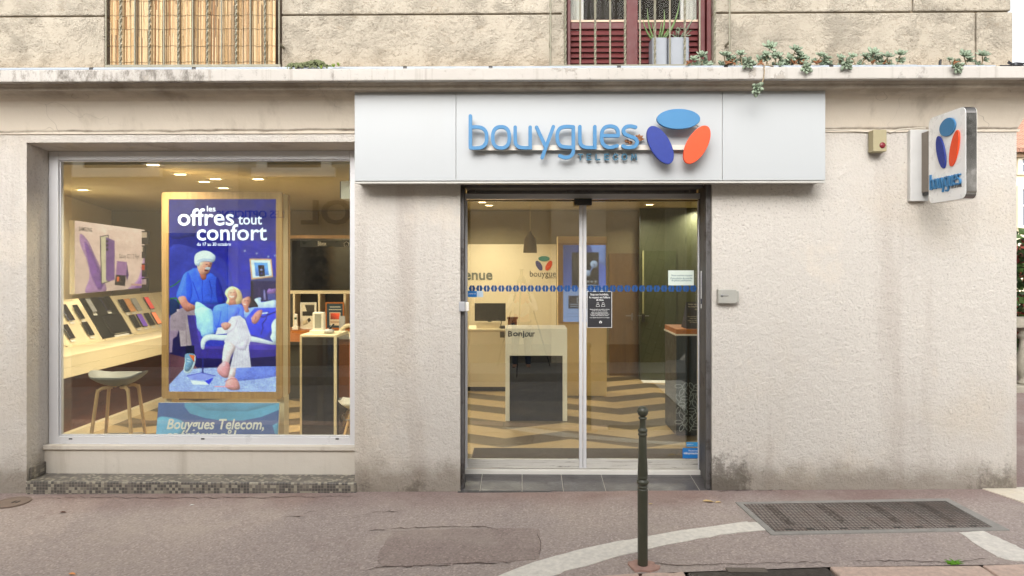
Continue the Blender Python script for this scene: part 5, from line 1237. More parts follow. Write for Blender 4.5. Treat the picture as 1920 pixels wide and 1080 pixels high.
# standing man
P.poly([(72,70),(130,40),(165,120),(130,220),(100,240),(92,350),(72,352)], (166,142,162), B_, curve=False, grad=(1,0,.15)); P.poly([(130,0),(210,0),(225,120),(252,292),(162,302),(150,180)], (192,172,178), B_, curve=False, grad=(1,0,-.18)); P.line([B_(188,20), B_(205,160), B_(212,290)], 1.2, (150,128,142))
P.poly([(200,298),(272,293),(277,362),(204,364)], (22,34,62), B_, curve=False); P.poly([(203,364),(274,366),(282,420),(256,496),(220,520),(186,500),(196,430)], (224,230,238), B_); P.poly([(204,364),(270,366),(270,420),(244,485),(215,506),(192,490),(200,430)], (122,144,166), B_); P.poly([(228,366),(276,376),(272,428),(258,410)], (232,128,84), B_)
P.line([B_(215,400), B_(240,405)], 1, (220,225,235)); P.line([B_(212,420), B_(238,425)], 1, (220,225,235))
P.poly([(75,965),(130,928),(160,905),(270,880),(285,960),(200,960),(190,1080),(72,1080)], (170,150,160), A_, curve=False)
P.poly([(270,592),(310,640),(326,684),(380,632),(420,650),(455,690),(488,790),(502,860),(440,874),(300,872),(230,868),(170,842),(128,822),(124,798),(150,720),(182,640),(232,608)], (84,110,206), A_, grad=(.8,.5,-.25))
P.poly([(436,668),(462,700),(502,852),(452,868),(430,770)], (46,56,138), A_); P.poly([(200,650),(225,640),(250,760),(230,850),(205,840)], (64,88,186), A_, a=.6); P.line([A_(326,684), A_(322,760), A_(330,868)], 1.2, (52,70,160)); P.line([A_(190,660), A_(168,750), A_(150,815)], 2, (120,146,232)); P.line([A_(250,700), A_(280,780), A_(300,840)], 1.6, (60,80,176)); P.line([A_(380,690), A_(400,780), A_(390,860)], 1.8, (60,78,170)); P.poly([(270,592),(300,606),(318,672),(326,684),(300,664),(280,630)], (120,146,230), A_, a=.9)
P.poly([(300,600),(352,640),(352,676),(326,684),(308,650)], (176,116,104), A_); P.poly([(285,556),(300,540),(396,546),(398,572),(386,604),(372,632),(345,642),(312,640),(290,606)], (208,156,142), A_, grad=(1,.3,-.22))
P.poly([(262,538),(270,490),(300,466),(345,456),(390,468),(426,500),(420,536),(398,548),(370,540),(330,544),(308,552),(300,580),(286,574),(270,568)], (218,222,236), A_, grad=(.3,1,-.12)); P.line([A_(300,490), A_(345,478), A_(395,496)], 1.4, (240,242,250)); P.line([A_(286,540), A_(330,520), A_(400,526)], 1.2, (168,172,196))
P.poly([(348,590),(368,584),(386,588),(380,604),(352,604)], (214,214,224), A_); P.poly([(340,604),(372,606),(364,618),(344,616)], (120,60,66), A_); P.line([A_(352,566), A_(366,564)], 1.2, (90,60,66)); P.line([A_(384,560), A_(392,560)], 1.2, (90,60,66)); P.poly([(372,566),(384,572),(382,586),(372,586)], (190,126,112), A_)
P.poly([(138,822),(188,812),(216,858),(262,884),(268,912),(230,926),(206,932),(172,902),(150,862)], (196,140,130), A_, grad=(0,1,-.15)); 
for k in range(3): P.line([A_(196+k*22,904-k*4), A_(204+k*20,928-k*4)], 1, (150,96,92))
# women and cushions
P.poly([(725,842),(782,820),(786,858),(905,840),(905,905),(760,905)], (196,206,238), A_); P.poly([(270,872),(292,855),(350,890),(402,950),(432,1085),(300,1085),(275,960)], (168,196,242), A_, grad=(1,.4,-.15)); P.poly([(278,0),(410,0),(452,150),(440,192),(340,226),(316,140)], (170,198,244), B_, grad=(1,.4,-.12))
P.poly([(420,890),(520,866),(600,872),(642,892),(656,960),(652,1010),(580,1040),(520,1040),(440,1085),(412,1085),(412,960)], (112,138,236), A_, grad=(.6,.5,-.12)); P.poly([(428,60),(440,-10),(640,-10),(606,60),(580,95),(520,142),(445,146)], (110,136,236), B_, grad=(.3,1,-.12)); P.line([A_(470,930), A_(460,1000), A_(440,1060)], 1.4, (84,106,206)); P.line([A_(600,900), A_(610,980), A_(580,1030)], 1.6, (88,110,210))
P.poly([(500,790),(520,752),(562,735),(612,760),(636,812),(630,862),(590,876),(512,870),(520,830)], (228,200,168), A_, grad=(1,.3,-.15)); P.poly([(535,835),(582,835),(590,876),(530,882)], (206,146,134), A_); P.poly([(530,768),(575,755),(596,800),(582,838),(546,842),(524,815)], (228,170,154), A_, grad=(1,0,-.12)); P.line([A_(536,812), A_(556,818), A_(570,812)], 1.6, (250,238,236)); P.line([A_(540,786), A_(550,783)], 1.1, (110,80,80)); P.line([A_(566,781), A_(576,782)], 1.1, (110,80,80)); P.line([A_(560,742), A_(600,770), A_(622,830)], 1.4, (206,172,136))
P.poly([(680,818),(715,826),(745,862),(757,896),(712,930),(690,900)], (30,26,48), A_); P.poly([(652,920),(700,902),(752,896),(784,925),(700,985),(658,985)], (150,170,236), A_); P.poly([(640,832),(690,814),(702,850),(682,900),(690,930),(660,936),(644,892),(630,862)], (206,148,138), A_, grad=(1,0,-.15)); P.line([A_(646,872), A_(662,876)], 1.4, (245,232,232)); P.line([A_(652,848), A_(660,846)], 1.1, (80,54,60)); P.line([A_(674,846), A_(682,848)], 1.1, (80,54,60))
P.poly([(664,990),(720,945),(770,905),(905,900),(905,1085),(690,1085)], (74,90,216), A_, curve=False, grad=(0,1,-.1)); P.poly([(690,72),(760,-10),(940,-10),(932,72),(862,216),(832,236),(716,196)], (74,90,222), B_, curve=False, grad=(.5,1,-.18))
P.line([A_(720,985), A_(760,965), A_(800,975), A_(850,950), A_(905,930)], 2.4, (24,32,122)); P.line([B_(812,200), B_(830,150), B_(822,120), B_(852,80), B_(870,20)], 2.2, (28,36,128)); P.line([A_(708,985), A_(760,950), A_(830,940)], 2.6, (226,230,248))
P.poly([(708,1010),(716,968),(756,924),(792,930),(772,970),(744,1022),(726,1026)], (202,144,138), A_); P.poly([(736,70),(790,10),(826,14),(790,100),(752,116)], (204,148,144), B_); P.line([B_(758,108), B_(772,60)], 1, (160,104,104))
P.poly([(898,122),(938,80),(938,272),(888,232),(900,190)], (226,236,246), B_)
P.poly([(330,250),(380,206),(520,208),(720,214),(940,276),(900,286),(730,262),(520,254),(380,254),(352,322),(328,312)], (222,222,238), B_)
P.poly([(575,62),(640,50),(684,84),(736,232),(712,300),(733,472),(562,476),(604,300),(514,266),(540,196),(444,204),(462,150),(520,142)], (228,218,230), B_, curve=False, grad=(.6,.3,-.1))
for k in range(6): P.line([B_(610+k*14,80+k*6), B_(640+k*15,220), B_(602+k*22,330), B_(590+k*24,468)], .9, (202,188,208))
P.line([B_(540,196), B_(600,150), B_(622,90)], 1.4, (196,180,200)); P.poly([(600,300),(716,236),(690,334),(640,330)], (206,192,210), B_, a=.7)
P.poly([(524,266),(606,302),(572,380),(550,442),(500,430)], (226,204,208), B_); P.poly([(458,482),(512,424),(556,440),(562,500),(540,556),(482,536)], (206,152,158), B_, grad=(.5,1,-.15)); P.poly([(566,476),(613,474),(602,548),(545,562)], (222,196,200), B_); P.poly([(522,620),(540,570),(562,545),(612,560),(642,620),(630,652),(560,652)], (202,152,152), B_, grad=(0,1,-.15)); P.line([B_(440,626), B_(520,628), B_(590,622)], 1.6, (240,160,170)); P.line([B_(520,585), B_(570,562), B_(612,566)], 1.2, (160,110,116))
P.poly([(488,122),(530,104),(572,124),(546,162),(514,166)], (220,166,158), B_)
P.poly([(240,575),(380,590),(392,612),(260,610)], (232,232,246), B_, curve=False); P.poly([(212,540),(330,514),(446,540),(360,575),(240,572)], (150,156,218), B_, curve=False); P.line([B_(212,540), B_(330,514), B_(446,540)], 1.2, (70,76,160)); P.poly([(358,582),(430,552),(392,612)], (62,76,206), B_, curve=False)
P.finish(1.25, 1.22, .07); P.a[..., 0] *= .93
P.mesh('screen', picture('poster_screen', 1.3), pd, lambda u, v: (sx0+(sx1-sx0)*u, YP+.012, sz1+(sz0-sz1)*v))
LETL = glow('poster_letters', (205,220,248), 1.15/GAIN)
m = MB(); q = lambda a, b: (300+a/4.152, 360+b/4.152)
for (w_, a, b, c_, d, bo_) in (('les',366,108,432,152,.008), ('offres',138,128,576,262,.012), ('tout',608,186,794,254,.012), ('confort',286,250,832,378,.012), ('du 17 au 30 octobre',288,393,552,419,.004)):
    p0, p1 = q(a, b), q(c_, d); pword(m, w_, p0[0], p0[1], p1[0], p1[1], YP+.0095, depth=.001, bold=bo_)
m.build('lettering', LETL, pd)
# leaning blue board below it
lbd = thing('leaning_board', (X(405,.5),.5,.03), 'blue advertising board with white bold lettering leaning below the poster display', 'sign')
bm = {'A': (297,755,.62), 'B': (523.5,756,.62)}
x0, z1 = W(297,755,.62); x1 = X(523.5,.62); xb0 = X(290,.45); xb1 = X(520,.45); zf0 = .03
bfn = lambda u, v, d=0: (x0+(x1-x0)*u+((xb0-x0)*(1-u)+(xb1-x1)*u)*v*.9, .62-(.62-.44)*v-d, z1+(zf0-z1)*v)
P = Pic(150, 120, (84,108,146)); P.poly([(0,0),(150,0),(150,120),(0,120)], (72,100,158), grad=(0,1,-.1), curve=False)
P.poly([(32,0),(33,8),(40,20),(58,28),(80,33),(104,33),(128,26),(150,12),(150,0)], (108,172,214), grad=(1,0,.05), curve=False); P.poly([(40,0),(60,14),(110,16),(150,0)], (96,140,180), a=.45); P.poly([(0,30),(14,27),(30,33),(36,44),(30,60),(0,70)], (108,172,214)); P.poly([(150,34),(142,42),(146,60),(150,62)], (108,172,214))
P.finish(1.15, 1.05, .03)
P.mesh('printed_face', picture('board_print', 0), lbd, lambda u, v: bfn(u, v))
m = MB(); c = [bfn(0,0,-.002), bfn(1,0,-.002), bfn(1,1,-.002), bfn(0,1,-.002), bfn(0,0,-.02), bfn(1,0,-.02), bfn(1,1,-.02), bfn(0,1,-.02)]
m.add(c, [(3,2,1,0),(4,5,6,7),(0,1,5,4),(1,2,6,5),(2,3,7,6),(3,0,4,7)]); m.build('backing', WHITE, lbd)
hb = (z1-zf0); vv = lambda py: (z1-W(400,py,.58)[1])/hb
m = MB()
for (w_, a, b, c_, d) in (('Bouygues Telecom,',.085,.885,vv(785),vv(809)), ('opérateur n°1',.085,.66,vv(803.5),vv(828))):
    lettering(m, w_, a, b, 0, 1, 0, .001, bold=.022, shear=.18, fn=lambda x, y, z, c_=c_, d=d: bfn(x, d+(c_-d)*z, .003))
m.build('lettering', PRINT_W, lbd)

# ------------------------------------------------------------ home internet display at the right of the window
YB = 3.9
bb = thing('wall_unit', (X(620,YB),YB,.03), 'large black glass panel with oak edge and white shelf compartments behind the pedestal', 'display unit')
x0 = X(520,YB); x1 = X(720,YB)
MB().box(x0, x1, YB, YB+.3, Z(447,YB), Z(441,YB)).build('oak_edge', WOODF, bb)
MB().box(x0, x1, YB+.02, YB+.1, Z(544,YB), Z(447,YB)-.001).build('black_panel', mk('black_glass_panel', (14,14,17), .12, 0, 0), bb)
MB().box(X(562,YB), x1-.02, YB+.016, YB+.0195, Z(463,YB), Z(449,YB)).build('title_bar', mk('slate_title', (46,54,62), .3), bb)
m = MB(); pword(m, 'Bbox', 596, 452.5, 612, 460.5, YB+.0155, depth=.001, bold=.015); m.build('lettering', PRINT_W, bb)
m = MB(); h_ = lambda a, b: W(a, b, YB); stroke(m, [h_(*p) for p in ((649,461.5),(645,461.5),(644.6,456),(649,453),(653.2,456),(652.6,461.5),(650.5,461.5))], .007, YB+.0135, YB+.0155); stroke(m, [h_(649,459), h_(649,461)], .006, YB+.0135, YB+.0155); m.build('house_icon', PRINT_W, bb)
m = MB(); m.box(x0, x1, YB, YB+.3, Z(551,YB), Z(545,YB)); m.box(x0, x1, YB+.28, YB+.3, .85, Z(551,YB)-.001)
for p in (549, 596, 644): m.box(X(p,YB), X(p+4,YB), YB+.001, YB+.279, Z(617,YB), Z(551,YB)-.001)
m.build('shelf_frame', CREAM, bb)
MB().box(x0+.01, x1-.01, YB+.26, YB+.279, Z(617,YB), Z(552,YB)).build('dark_back', BLK, bb)
MB().box(x0, x1, YB-.25, YB+.3, Z(617,YB)-.16, Z(617,YB)-.001).build('counter_top', WOODO, bb)
MB().box(x0, X(640,YB)-.3, YB-.1, YB+.3, .03, Z(617,YB)-.162).build('dark_base', DK, bb)
MB().box(X(637,3.2), X(637,3.2)+1.2, 3.2, YB-.26, .15, Z(636,3.2)).build('orange_side', WOODO, bb)
MB().box(X(637,3.2)-.02, X(637,3.2)+1.2, 3.15, YB-.25, Z(636,3.2)+.001, Z(632,3.2)).build('white_top', WHITE, bb)
yb_ = YB-.05; zc3 = Z(617,YB)
for (a, b, c_, d, fm, lab, k) in ((563,567,593,617,WHITE,'small white framed black and white leaflet on the shelf',0), (610,566.5,645,613,WOODO,'small orange wood framed leaflet with a red picture on the shelf',1)):
    x0_, z1_ = W(a, b, yb_); x1_, z0_ = W(c_, d, yb_); t = thing('framed_leaflet', ((x0_+x1_)/2, yb_, zc3), lab, 'picture frame')
    frame_ring([(x0_,zc3),(x1_,zc3),(x1_,z1_),(x0_,z1_)], [(x0_+.02,zc3+.02),(x1_-.02,zc3+.02),(x1_-.02,z1_-.02),(x0_+.02,z1_-.02)], yb_, yb_+.02).build('frame', fm, t)
    P = Pic(36, 56, (232,226,206) if not k else (40,66,84))
    if not k: P.poly([(8,3),(33,3),(33,24),(14,20)], (70,66,60), curve=False); P.poly([(2,18),(28,18),(28,28),(2,28)], (40,38,36), curve=False); P.poly([(14,36),(20,32),(24,38),(18,44)], (50,46,42)); P.poly([(2,40),(14,36),(16,46),(4,50)], (206,190,156))
    else: P.poly([(6,20),(30,20),(30,50),(6,50)], (226,210,186), curve=False); P.poly([(8,22),(28,22),(28,36),(8,36)], (216,84,60), grad=(1,-1,.3), curve=False); P.line([(7,8),(29,8)], 2, (220,214,196)); P.line([(5,14),(31,14)], 2, (220,214,196)); P.line([(9,42),(26,42)], 2, (150,110,90))
    P.mesh('print', picture('leaflet_print', 0), t, lambda u, v: (x0_+.019+(x1_-x0_-.038)*u, yb_+.01, z1_-.019+(zc3-z1_+.038)*v))
x, z = W(555, 592, yb_-.1); t = thing('cordless_phone', (x, yb_-.1, zc3), 'white cordless telephone handset standing on the orange counter', 'telephone')
MB().box(x-.045, x+.045, yb_-.15, yb_-.07, zc3, zc3+.05).build('cradle', WHITE, t, bev=.01); MB().box(x-.026, x+.026, yb_-.12, yb_-.09, zc3+.03, zc3+.23).build('handset', WHITE, t, bev=.011); MB().box(x-.018, x+.018, yb_-.1225, yb_-.1202, zc3+.15, zc3+.18).build('screen', mk('green_lcd', (70,90,60), .3), t)
pe = thing('pedestal', (X(600,1.6),1.6,.03), 'white edged pedestal with a dark mirror glass front right of the poster display', 'pedestal')
YE = 1.6; x0, zt = W(562,628,YE); x1 = X(631,YE); DGL = mk('dark_mirror_glass', (8,11,22), .05, 0, 0)
m = MB(); m.box(x0, x0+.022, YE, YE+.5, .03, zt); m.box(x1-.032, x1, YE, YE+.5, .03, zt); m.box(x0+.0225, x1-.0325, YE+.001, YE+.5, zt-.025, zt-.001); m.build('frame', CREAM, pe, bev=.003)
MB().box(x0+.0225, x1-.0325, YE+.012, YE+.03, .03, zt-.0255).build('glass_front', DGL, pe)
MB().box(x1+.001, x1+.02, YE+.02, YE+.48, .03, zt-.03).build('side_panel', DGL, pe)
rt = thing('router_box', (X(602,YE+.2),YE+.2,zt), 'upright pale grey router box on a white plinth on top of the pedestal', 'router')
Yq = YE+.18; xa, xb = X(583,Yq), X(611,Yq); MB().box(xa, xb, Yq-.06, Yq+.1, zt+.0005, zt+.04).build('plinth', WHITE, rt, bev=.004)
xa, xb = X(586,Yq), X(607,Yq); za = Z(586,Yq); MB().box(xa, xb, Yq, Yq+.08, zt+.0405, za).build('shell', WHITE, rt, bev=.008); MB().box(xa+.025, xb-.03, Yq-.004, Yq-.0005, zt+.06, za-.02).build('front', mk('router_grey', (160,160,150), .4), rt)
hp = thing('game_controller', (X(622,Yq),Yq,zt), 'small grey remote control lying beside the router on the pedestal', 'remote')
MB().ball((X(619,Yq),Yq-.03,zt+.03), .06, .05, .028, 12, 7).build('grip', SILV, hp); MB().tube([(X(619,Yq),Yq-.04,zt+.05),(X(627,Yq),Yq-.02,zt+.11)], [.016,.012], 7).build('neck', BLK, hp)
c = thing('counter_clutter', (X(650,3.3),3.3,Z(632,3.2)), 'pale telephone base with handset on the white top at the right edge of the window', 'telephone')
zz = Z(632,3.2)+.0005; x = X(653,3.3)
MB().box(x-.12, x+.16, 3.22, 3.44, zz, zz+.05).build('base', CREAM, c, bev=.012); MB().tube(sm([(x-.1,3.25,zz+.07),(x,3.25,zz+.15),(x+.12,3.26,zz+.12)], 5), .026, 8).build('handset', CREAM, c); MB().box(x-.14, x-.06, 3.35, 3.37, zz+.05, zz+.27).build('card_holder', SILV, c)

# ------------------------------------------------------------ behind the door
YR = 4.4
rd = thing('reception_counter', (X(920,YR),YR,.03), 'long cream reception counter along the back of the shop', 'counter')
x0 = X(790,YR); x1 = X(960,YR); zt = Z(617,YR)
MB().box(x0, x1, YR, YR+.6, .1, zt-.03).build('front', CREAM, rd); MB().box(x0-.02, x1+.02, YR-.02, YR+.62, zt-.0295, zt).build('top', CREAM, rd, bev=.004); MB().box(x0+.03, x1-.03, YR+.05, YR+.58, .029, .0995).build('plinth', BLK, rd)
mo = thing('monitor', (X(918,YR+.25),YR+.25,zt), 'black flat computer monitor on the reception counter', 'monitor')
Ym = YR+.25; m = MB().pbox(890, 568.5, 948, 602, Ym, Ym+.04); m.build('panel', mk('monitor_glass', (40,38,34), .2, 0, .1, 30), mo, bev=.004)
xm = X(918,Ym); MB().box(xm-.03, xm+.03, Ym+.041, Ym+.07, zt+.012, Z(585,Ym)).build('neck', BLK, mo); MB().box(xm-.12, xm+.12, Ym-.05, Ym+.16, zt+.0005, zt+.012).build('foot', BLK, mo)
sc = thing('counter_screen', (X(915,YR+.02),YR+.05,zt), 'low cream privacy panel standing on the reception counter', 'screen')
MB().pbox(893, 604, 938, 617, YR+.03, YR+.05).build('panel', CREAM, sc); MB().pbox(873, 603, 879, 617, YR+.03, YR+.05).build('short_panel', CREAM, sc)
xt_ = X(941,YR+.05); pt = thing('card_terminal', (xt_,YR+.08,zt), 'small black payment terminal with a coiled cable on the counter', 'terminal')
m = MB().box(xt_-.05, xt_+.05, YR+.03, YR+.14, zt+.0005, zt+.045); m.build('body', BLK, pt, bev=.008); MB().tube(sm([(xt_-.02,YR+.1,zt+.045),(xt_-.01,YR+.1,zt+.11),(xt_-.09,YR+.12,zt+.13)], 5), .007, 6).build('cable', BLK, pt)
bx = thing('gift_box', (X(960,YR+.3),YR+.3,zt), 'brown cardboard box with a dark label on the reception counter', 'box')
MB().pbox(952.5, 597, 969, 613.5, YR+.3, YR+.42).build('carton', mk('brown_card', (120,72,40), .7), bx, bev=.003); MB().pbox(957.5, 605.5, 965, 612.5, YR+.296, YR+.2995).build('label_square', PRINT_B, bx); MB().pbox(951, 595, 971, 598.5, YR+.29, YR+.43).build('lid', mk('brown_card_lid', (92,54,30), .7), bx)
x1_ = X(947,YR); pn = MB(); pn.pbox(937.5, 622, 946, 633, YR-.004, YR-.0005); tag(pn.build('card_notice', mk('grey_notice', (92,84,70), .6)), 'small grey square notice stuck to the front of the reception counter', 'notice')
YG = 2.42
de = thing('welcome_desk', (X(1005,YG),YG,.03), 'white desk marked Bonjour with a dark mirror glass front', 'desk')
x0, zt = W(947.5,616,YG); x1 = X(1063.5,YG); z_m = Z(667,YG); 
m = MB(); m.box(x0, x1, YG, YG+.5, z_m, zt); m.box(x0, X(955.5,YG), YG, YG+.5, .03, z_m-.0005); m.box(X(1055,YG), x1, YG, YG+.5, .03, z_m-.0005); m.build('frame', WHITE, de, bev=.004)
MB().box(X(955.6,YG), X(1054.9,YG), YG+.012, YG+.03, .032, z_m-.001).build('glass_front', DGL, de)
m = MB(); pword(m, 'B', 952.5, 620.5, 960.5, 631, YG-.001, bold=.02); pword(m, 'onj', 962, 620.5, 983, 634, YG-.001, bold=.02); pword(m, 'o', 984, 623, 991.5, 631.5, YG-.001, bold=.01, shear=.4); pword(m, 'ur', 992, 623, 1003, 631.2, YG-.001, bold=.02); m.build('lettering', PRINT_B, de)
pl = thing('pendant_lamp', (X(994,3.2),3.2,2.0), 'bell shaped grey brown pendant lamp hanging over the reception counter', 'lamp')
Yl = 3.2; xl = X(994,Yl); k = (Yl+DIST)/1280; z0 = Z(474,Yl); 
m = MB().lathe([(13*k,0),(12.6*k,.06),(11.5*k,.14),(10*k,.2),(7*k,.235),(3.4*k,.25),(3*k,.28),(1.6*k,.29),(1.4*k,.292),(3*k,.246),(9.5*k,.195),(12.4*k,0.0)], xl, Yl, 28, z0=z0); m.build('lamp_shade', mk('grey_felt_shade', (142,128,104), .85, 0, .1, 30, .002), pl)
MB().tube([(xl,Yl,z0+.29),(xl,Yl,CZ)], .005, 6).build('cord', mk('lamp_cord', (200,180,130), .6), pl); MB().lathe([(.05,0),(.05,.02)], xl, Yl, 20, z0=CZ-.02).build('ceiling_rose', WHITE, pl)
# wall lettering and emblem on the back panel
YX = 5.89; wl = thing('wall_emblem', (X(1017,YX),YX,1.9), 'three coloured ovals with thin dark lettering on the cream back wall', 'sign')
u_ = (DIST+YX)/1280
TEALD = mk('teal_oval', (60,140,130), .5)
for (a, b, rx, ry, an, mt) in ((1020,485,10.7,5,0,TEALD), (1010.7,498,10.3,5,-61,mk('slate_blue_oval', (70,70,130), .5)), (1029,498,10.3,5,61,ORANGE)):
    cx, cz = W(a, b, YX); ra = R(an); pl_ = [(cx+(rx*math.cos(t)*math.cos(ra)-ry*math.sin(t)*math.sin(ra))*u_, cz+(rx*math.cos(t)*math.sin(ra)+ry*math.sin(t)*math.cos(ra))*u_) for t in [2*math.pi*i/28 for i in range(28)]]
    MB().prism(pl_, YX, YX+.009).build('oval', mt, wl)
m = MB(); pword(m, 'bouygues', 993.5, 507.5, 1048, 522.5, YX+.008, depth=.001); pword(m, 'TELECOM', 1027, 519.5, 1046, 521.8, YX+.008, depth=.001); m.build('lettering', PRINT_K, wl)
bw = thing('wall_lettering', (X(840,YX),YX,1.8), 'large grey welcome word on the cream back wall cut off by the door jamb', 'lettering')
m = MB(); pword(m, 'Bienvenue', 812, 505, 923.5, 525, YX+.008, depth=.006, bold=.02); m.build('letters', mk('grey_green_letters', (106,112,104), .5), bw)
# tall information totem
YT = 4.05
to = thing('info_totem', (X(1092,YT),YT,.03), 'tall oak and cream totem with a blue lit phone screen behind the desk', 'display')
x0, zt = W(1046,443,YT); x1 = X(1138,YT); zb = .031
MB().box(x0, x1, YT+.02, YT+.30, zb, zt).build('carcass', mk('oak_tint_laminate', (226,196,136), .5), to); MB().box(x0+.005, x1-.005, YT, YT+.0195, Z(606,YT), Z(456,YT)).build('screen_frame', WOODF, to)
P = Pic(80, 146, (98,126,200)); P.poly([(0,0),(80,0),(80,92),(0,92)], (84,104,186), grad=(1,1,.2), curve=False); P.poly([(0,84),(80,80),(80,146),(0,146)], (146,172,226), curve=False, grad=(0,1,.05)); P.poly([(50,0),(80,0),(80,40),(60,30)], (120,146,214))
P.poly([(16,14),(66,14),(66,80),(16,80)], (34,34,42), curve=False); P.poly([(18,16),(44,16),(30,60),(18,70)], (58,52,50)); 
for (a, b, r_) in ((57,36,7), (45,53,6)): P.poly([(a+r_*math.cos(t), b+r_*math.sin(t)) for t in [i*.6 for i in range(11)]], (176,198,236))
P.line([(50,50),(54,42)], 2.5, (120,150,215)); P.line([(55,36),(58,36),(58,40)], 1, (50,60,90)); P.line([(40,76),(62,76)], 2, (150,180,230))
for a in (46, 53, 60): P.poly([(a+2.2*math.cos(t), 69+2.2*math.sin(t)) for t in [i*.7 for i in range(9)]], (200,205,215))
P.poly([(10,96),(46,96),(46,120),(10,120)], (40,44,62), curve=False); P.line([(26,100),(32,100),(32,108),(26,108),(26,100)], 1, (190,200,220)); P.line([(13,112),(42,112)], 1.4, (170,180,205)); P.line([(13,116),(40,116)], 1.4, (170,180,205)); P.line([(8,130),(50,130)], 1, (110,136,196)); P.line([(8,135),(50,135)], 1, (110,136,196))
sx0_, sz1_ = W(1056,459.5,YT); sx1_, sz0_ = W(1136,603.5,YT); P.mesh('screen', picture('totem_screen', .8), to, lambda u, v: (sx0_+(sx1_-sx0_)*u, YT-.003, sz1_+(sz0_-sz1_)*v))
# dark cabinets at the right
YK = 1.7
ck = thing('corner_cabinet', (X(1300,YK),YK,.03), 'dark petrol cabinet with orange top and white oval lattice behind the right door', 'cabinet')
x0 = X(1268,YK); x1 = 3.3; zt = Z(629,YK)
GRN = mk('dark_petrol_panel', (28,44,54), .35, 0, .05)
MB().box(x0, x1, YK, YK+.6, Z(815,YK), zt).build('body', GRN, ck); MB().box(x0-.01, x1, YK-.012, YK+.62, zt+.0005, Z(626,YK)).build('white_edge', WHITE, ck); MB().box(x0, x1, YK-.005, YK+.62, Z(626,YK)+.0005, Z(617,YK)).build('orange_top', WOODO, ck)
MB().box(X(1289,YK), X(1291.5,YK), YK-.006, YK-.0005, Z(815,YK), zt-.002).build('dark_seam', BLK, ck)
m = MB(); i = 0
for r in range(9):
    for c in range(8):
        a = 1272+c*12.2+(6 if r % 2 else 0); b = 724+r*11.2
        if b > 811 or a > 1335: continue
        cx, cz = W(a, b, YK); an = ((r+c) % 3)*60; ra = R(an); k = (DIST+YK)/1280
        pts = [(cx+(6.8*math.cos(t)*math.cos(ra)-3.5*math.sin(t)*math.sin(ra))*k, cz+(6.8*math.cos(t)*math.sin(ra)+3.5*math.sin(t)*math.cos(ra))*k) for t in [2*math.pi*j/18 for j in range(18)]]
        stroke(m, pts, .005, YK-.004-.0001*(i % 7), YK-.0005, True); i += 1
o_ = m.build('oval_lattice', mk('pale_line_print', (170,180,180), .5), ck)
YN = 1.75; nt_ = thing('tent_notice', (X(1302,YN),YN,Z(617,YK)), 'dark folded notice with pale text standing on the orange cabinet top', 'notice')
zq = Z(617,YK)+.0005; m = MB(); xs0, xs1 = X(1287,YN), X(1340,YN); zt2 = Z(567,YN)
m.add([(xs0,YN,zq),(xs1,YN,zq),(xs1,YN+.12,zt2),(X(1291,YN),YN+.12,zt2),(xs0,YN+.25,zq),(xs1,YN+.25,zq)], [(0,1,2,3),(3,2,5,4),(0,3,4),(1,5,2),(0,4,5,1)]); m.build('card', PRINT_K, nt_)
nfn = lambda u, v: (X(1290,YN)+(xs1-X(1290,YN)-.02)*u, YN+.12*(1-v)-.004, zt2+(zq-zt2)*v)
m = MB()
for (w_, a, b, v0, v1) in (('Stop aux incivilités,',.1,.95,.06,.12), ("le respect est l'affaire",.1,.97,.15,.21), ('de tous.',.35,.7,.24,.3), ('Aucune situation ne justifie la violence,',.03,.97,.53,.565), ('quelle soit verbale ou physique.',.1,.9,.6,.635), ('Nous vous remercions de rester courtois',.03,.97,.68,.715), ('et respectueux envers nos équipes.',.1,.9,.75,.785)): lettering(m, w_, a, b, 0, 1, 0, .0005, bold=.01, fn=lambda x, y, z, v0=v0, v1=v1: nfn(x, v1+(v0-v1)*z))
m.build('lettering', mk('cream_print', (214,200,170), .5), nt_)
mp = MB().box(2.0, 2.55, 5.2, 5.45, .0286, .031); tag(mp.build('floor_paper', PRINT_W), 'white sheet lying on the shop floor near the dark partition', 'sheet')
ld = thing('glazed_door', (X(1225,5.46),5.46,.03), 'dark green glazed inner door with a tall black pull handle', 'door')
xa, xb = X(1203,5.46), X(1268,5.46)
MB().box(xa, xb, 5.46, 5.49, .03, 2.2).build('panel', mk('green_door_glass', (70,76,56), .2, 0, .1), ld); MB().pbox(1203.5, 589, 1209.5, 604, 5.42, 5.4595).build('pull_handle', BLK, ld); m = MB().pbox(1196, 591.5, 1203, 593, 5.40, 5.43); m.pbox(1210, 591.5, 1217, 593, 5.40, 5.43); m.build('lever', STEEL, ld); MB().pbox(1204.5, 470, 1207.5, 588, 5.44, 5.4595).build('stile', mk('pale_green_stile', (150,150,110), .5), ld)

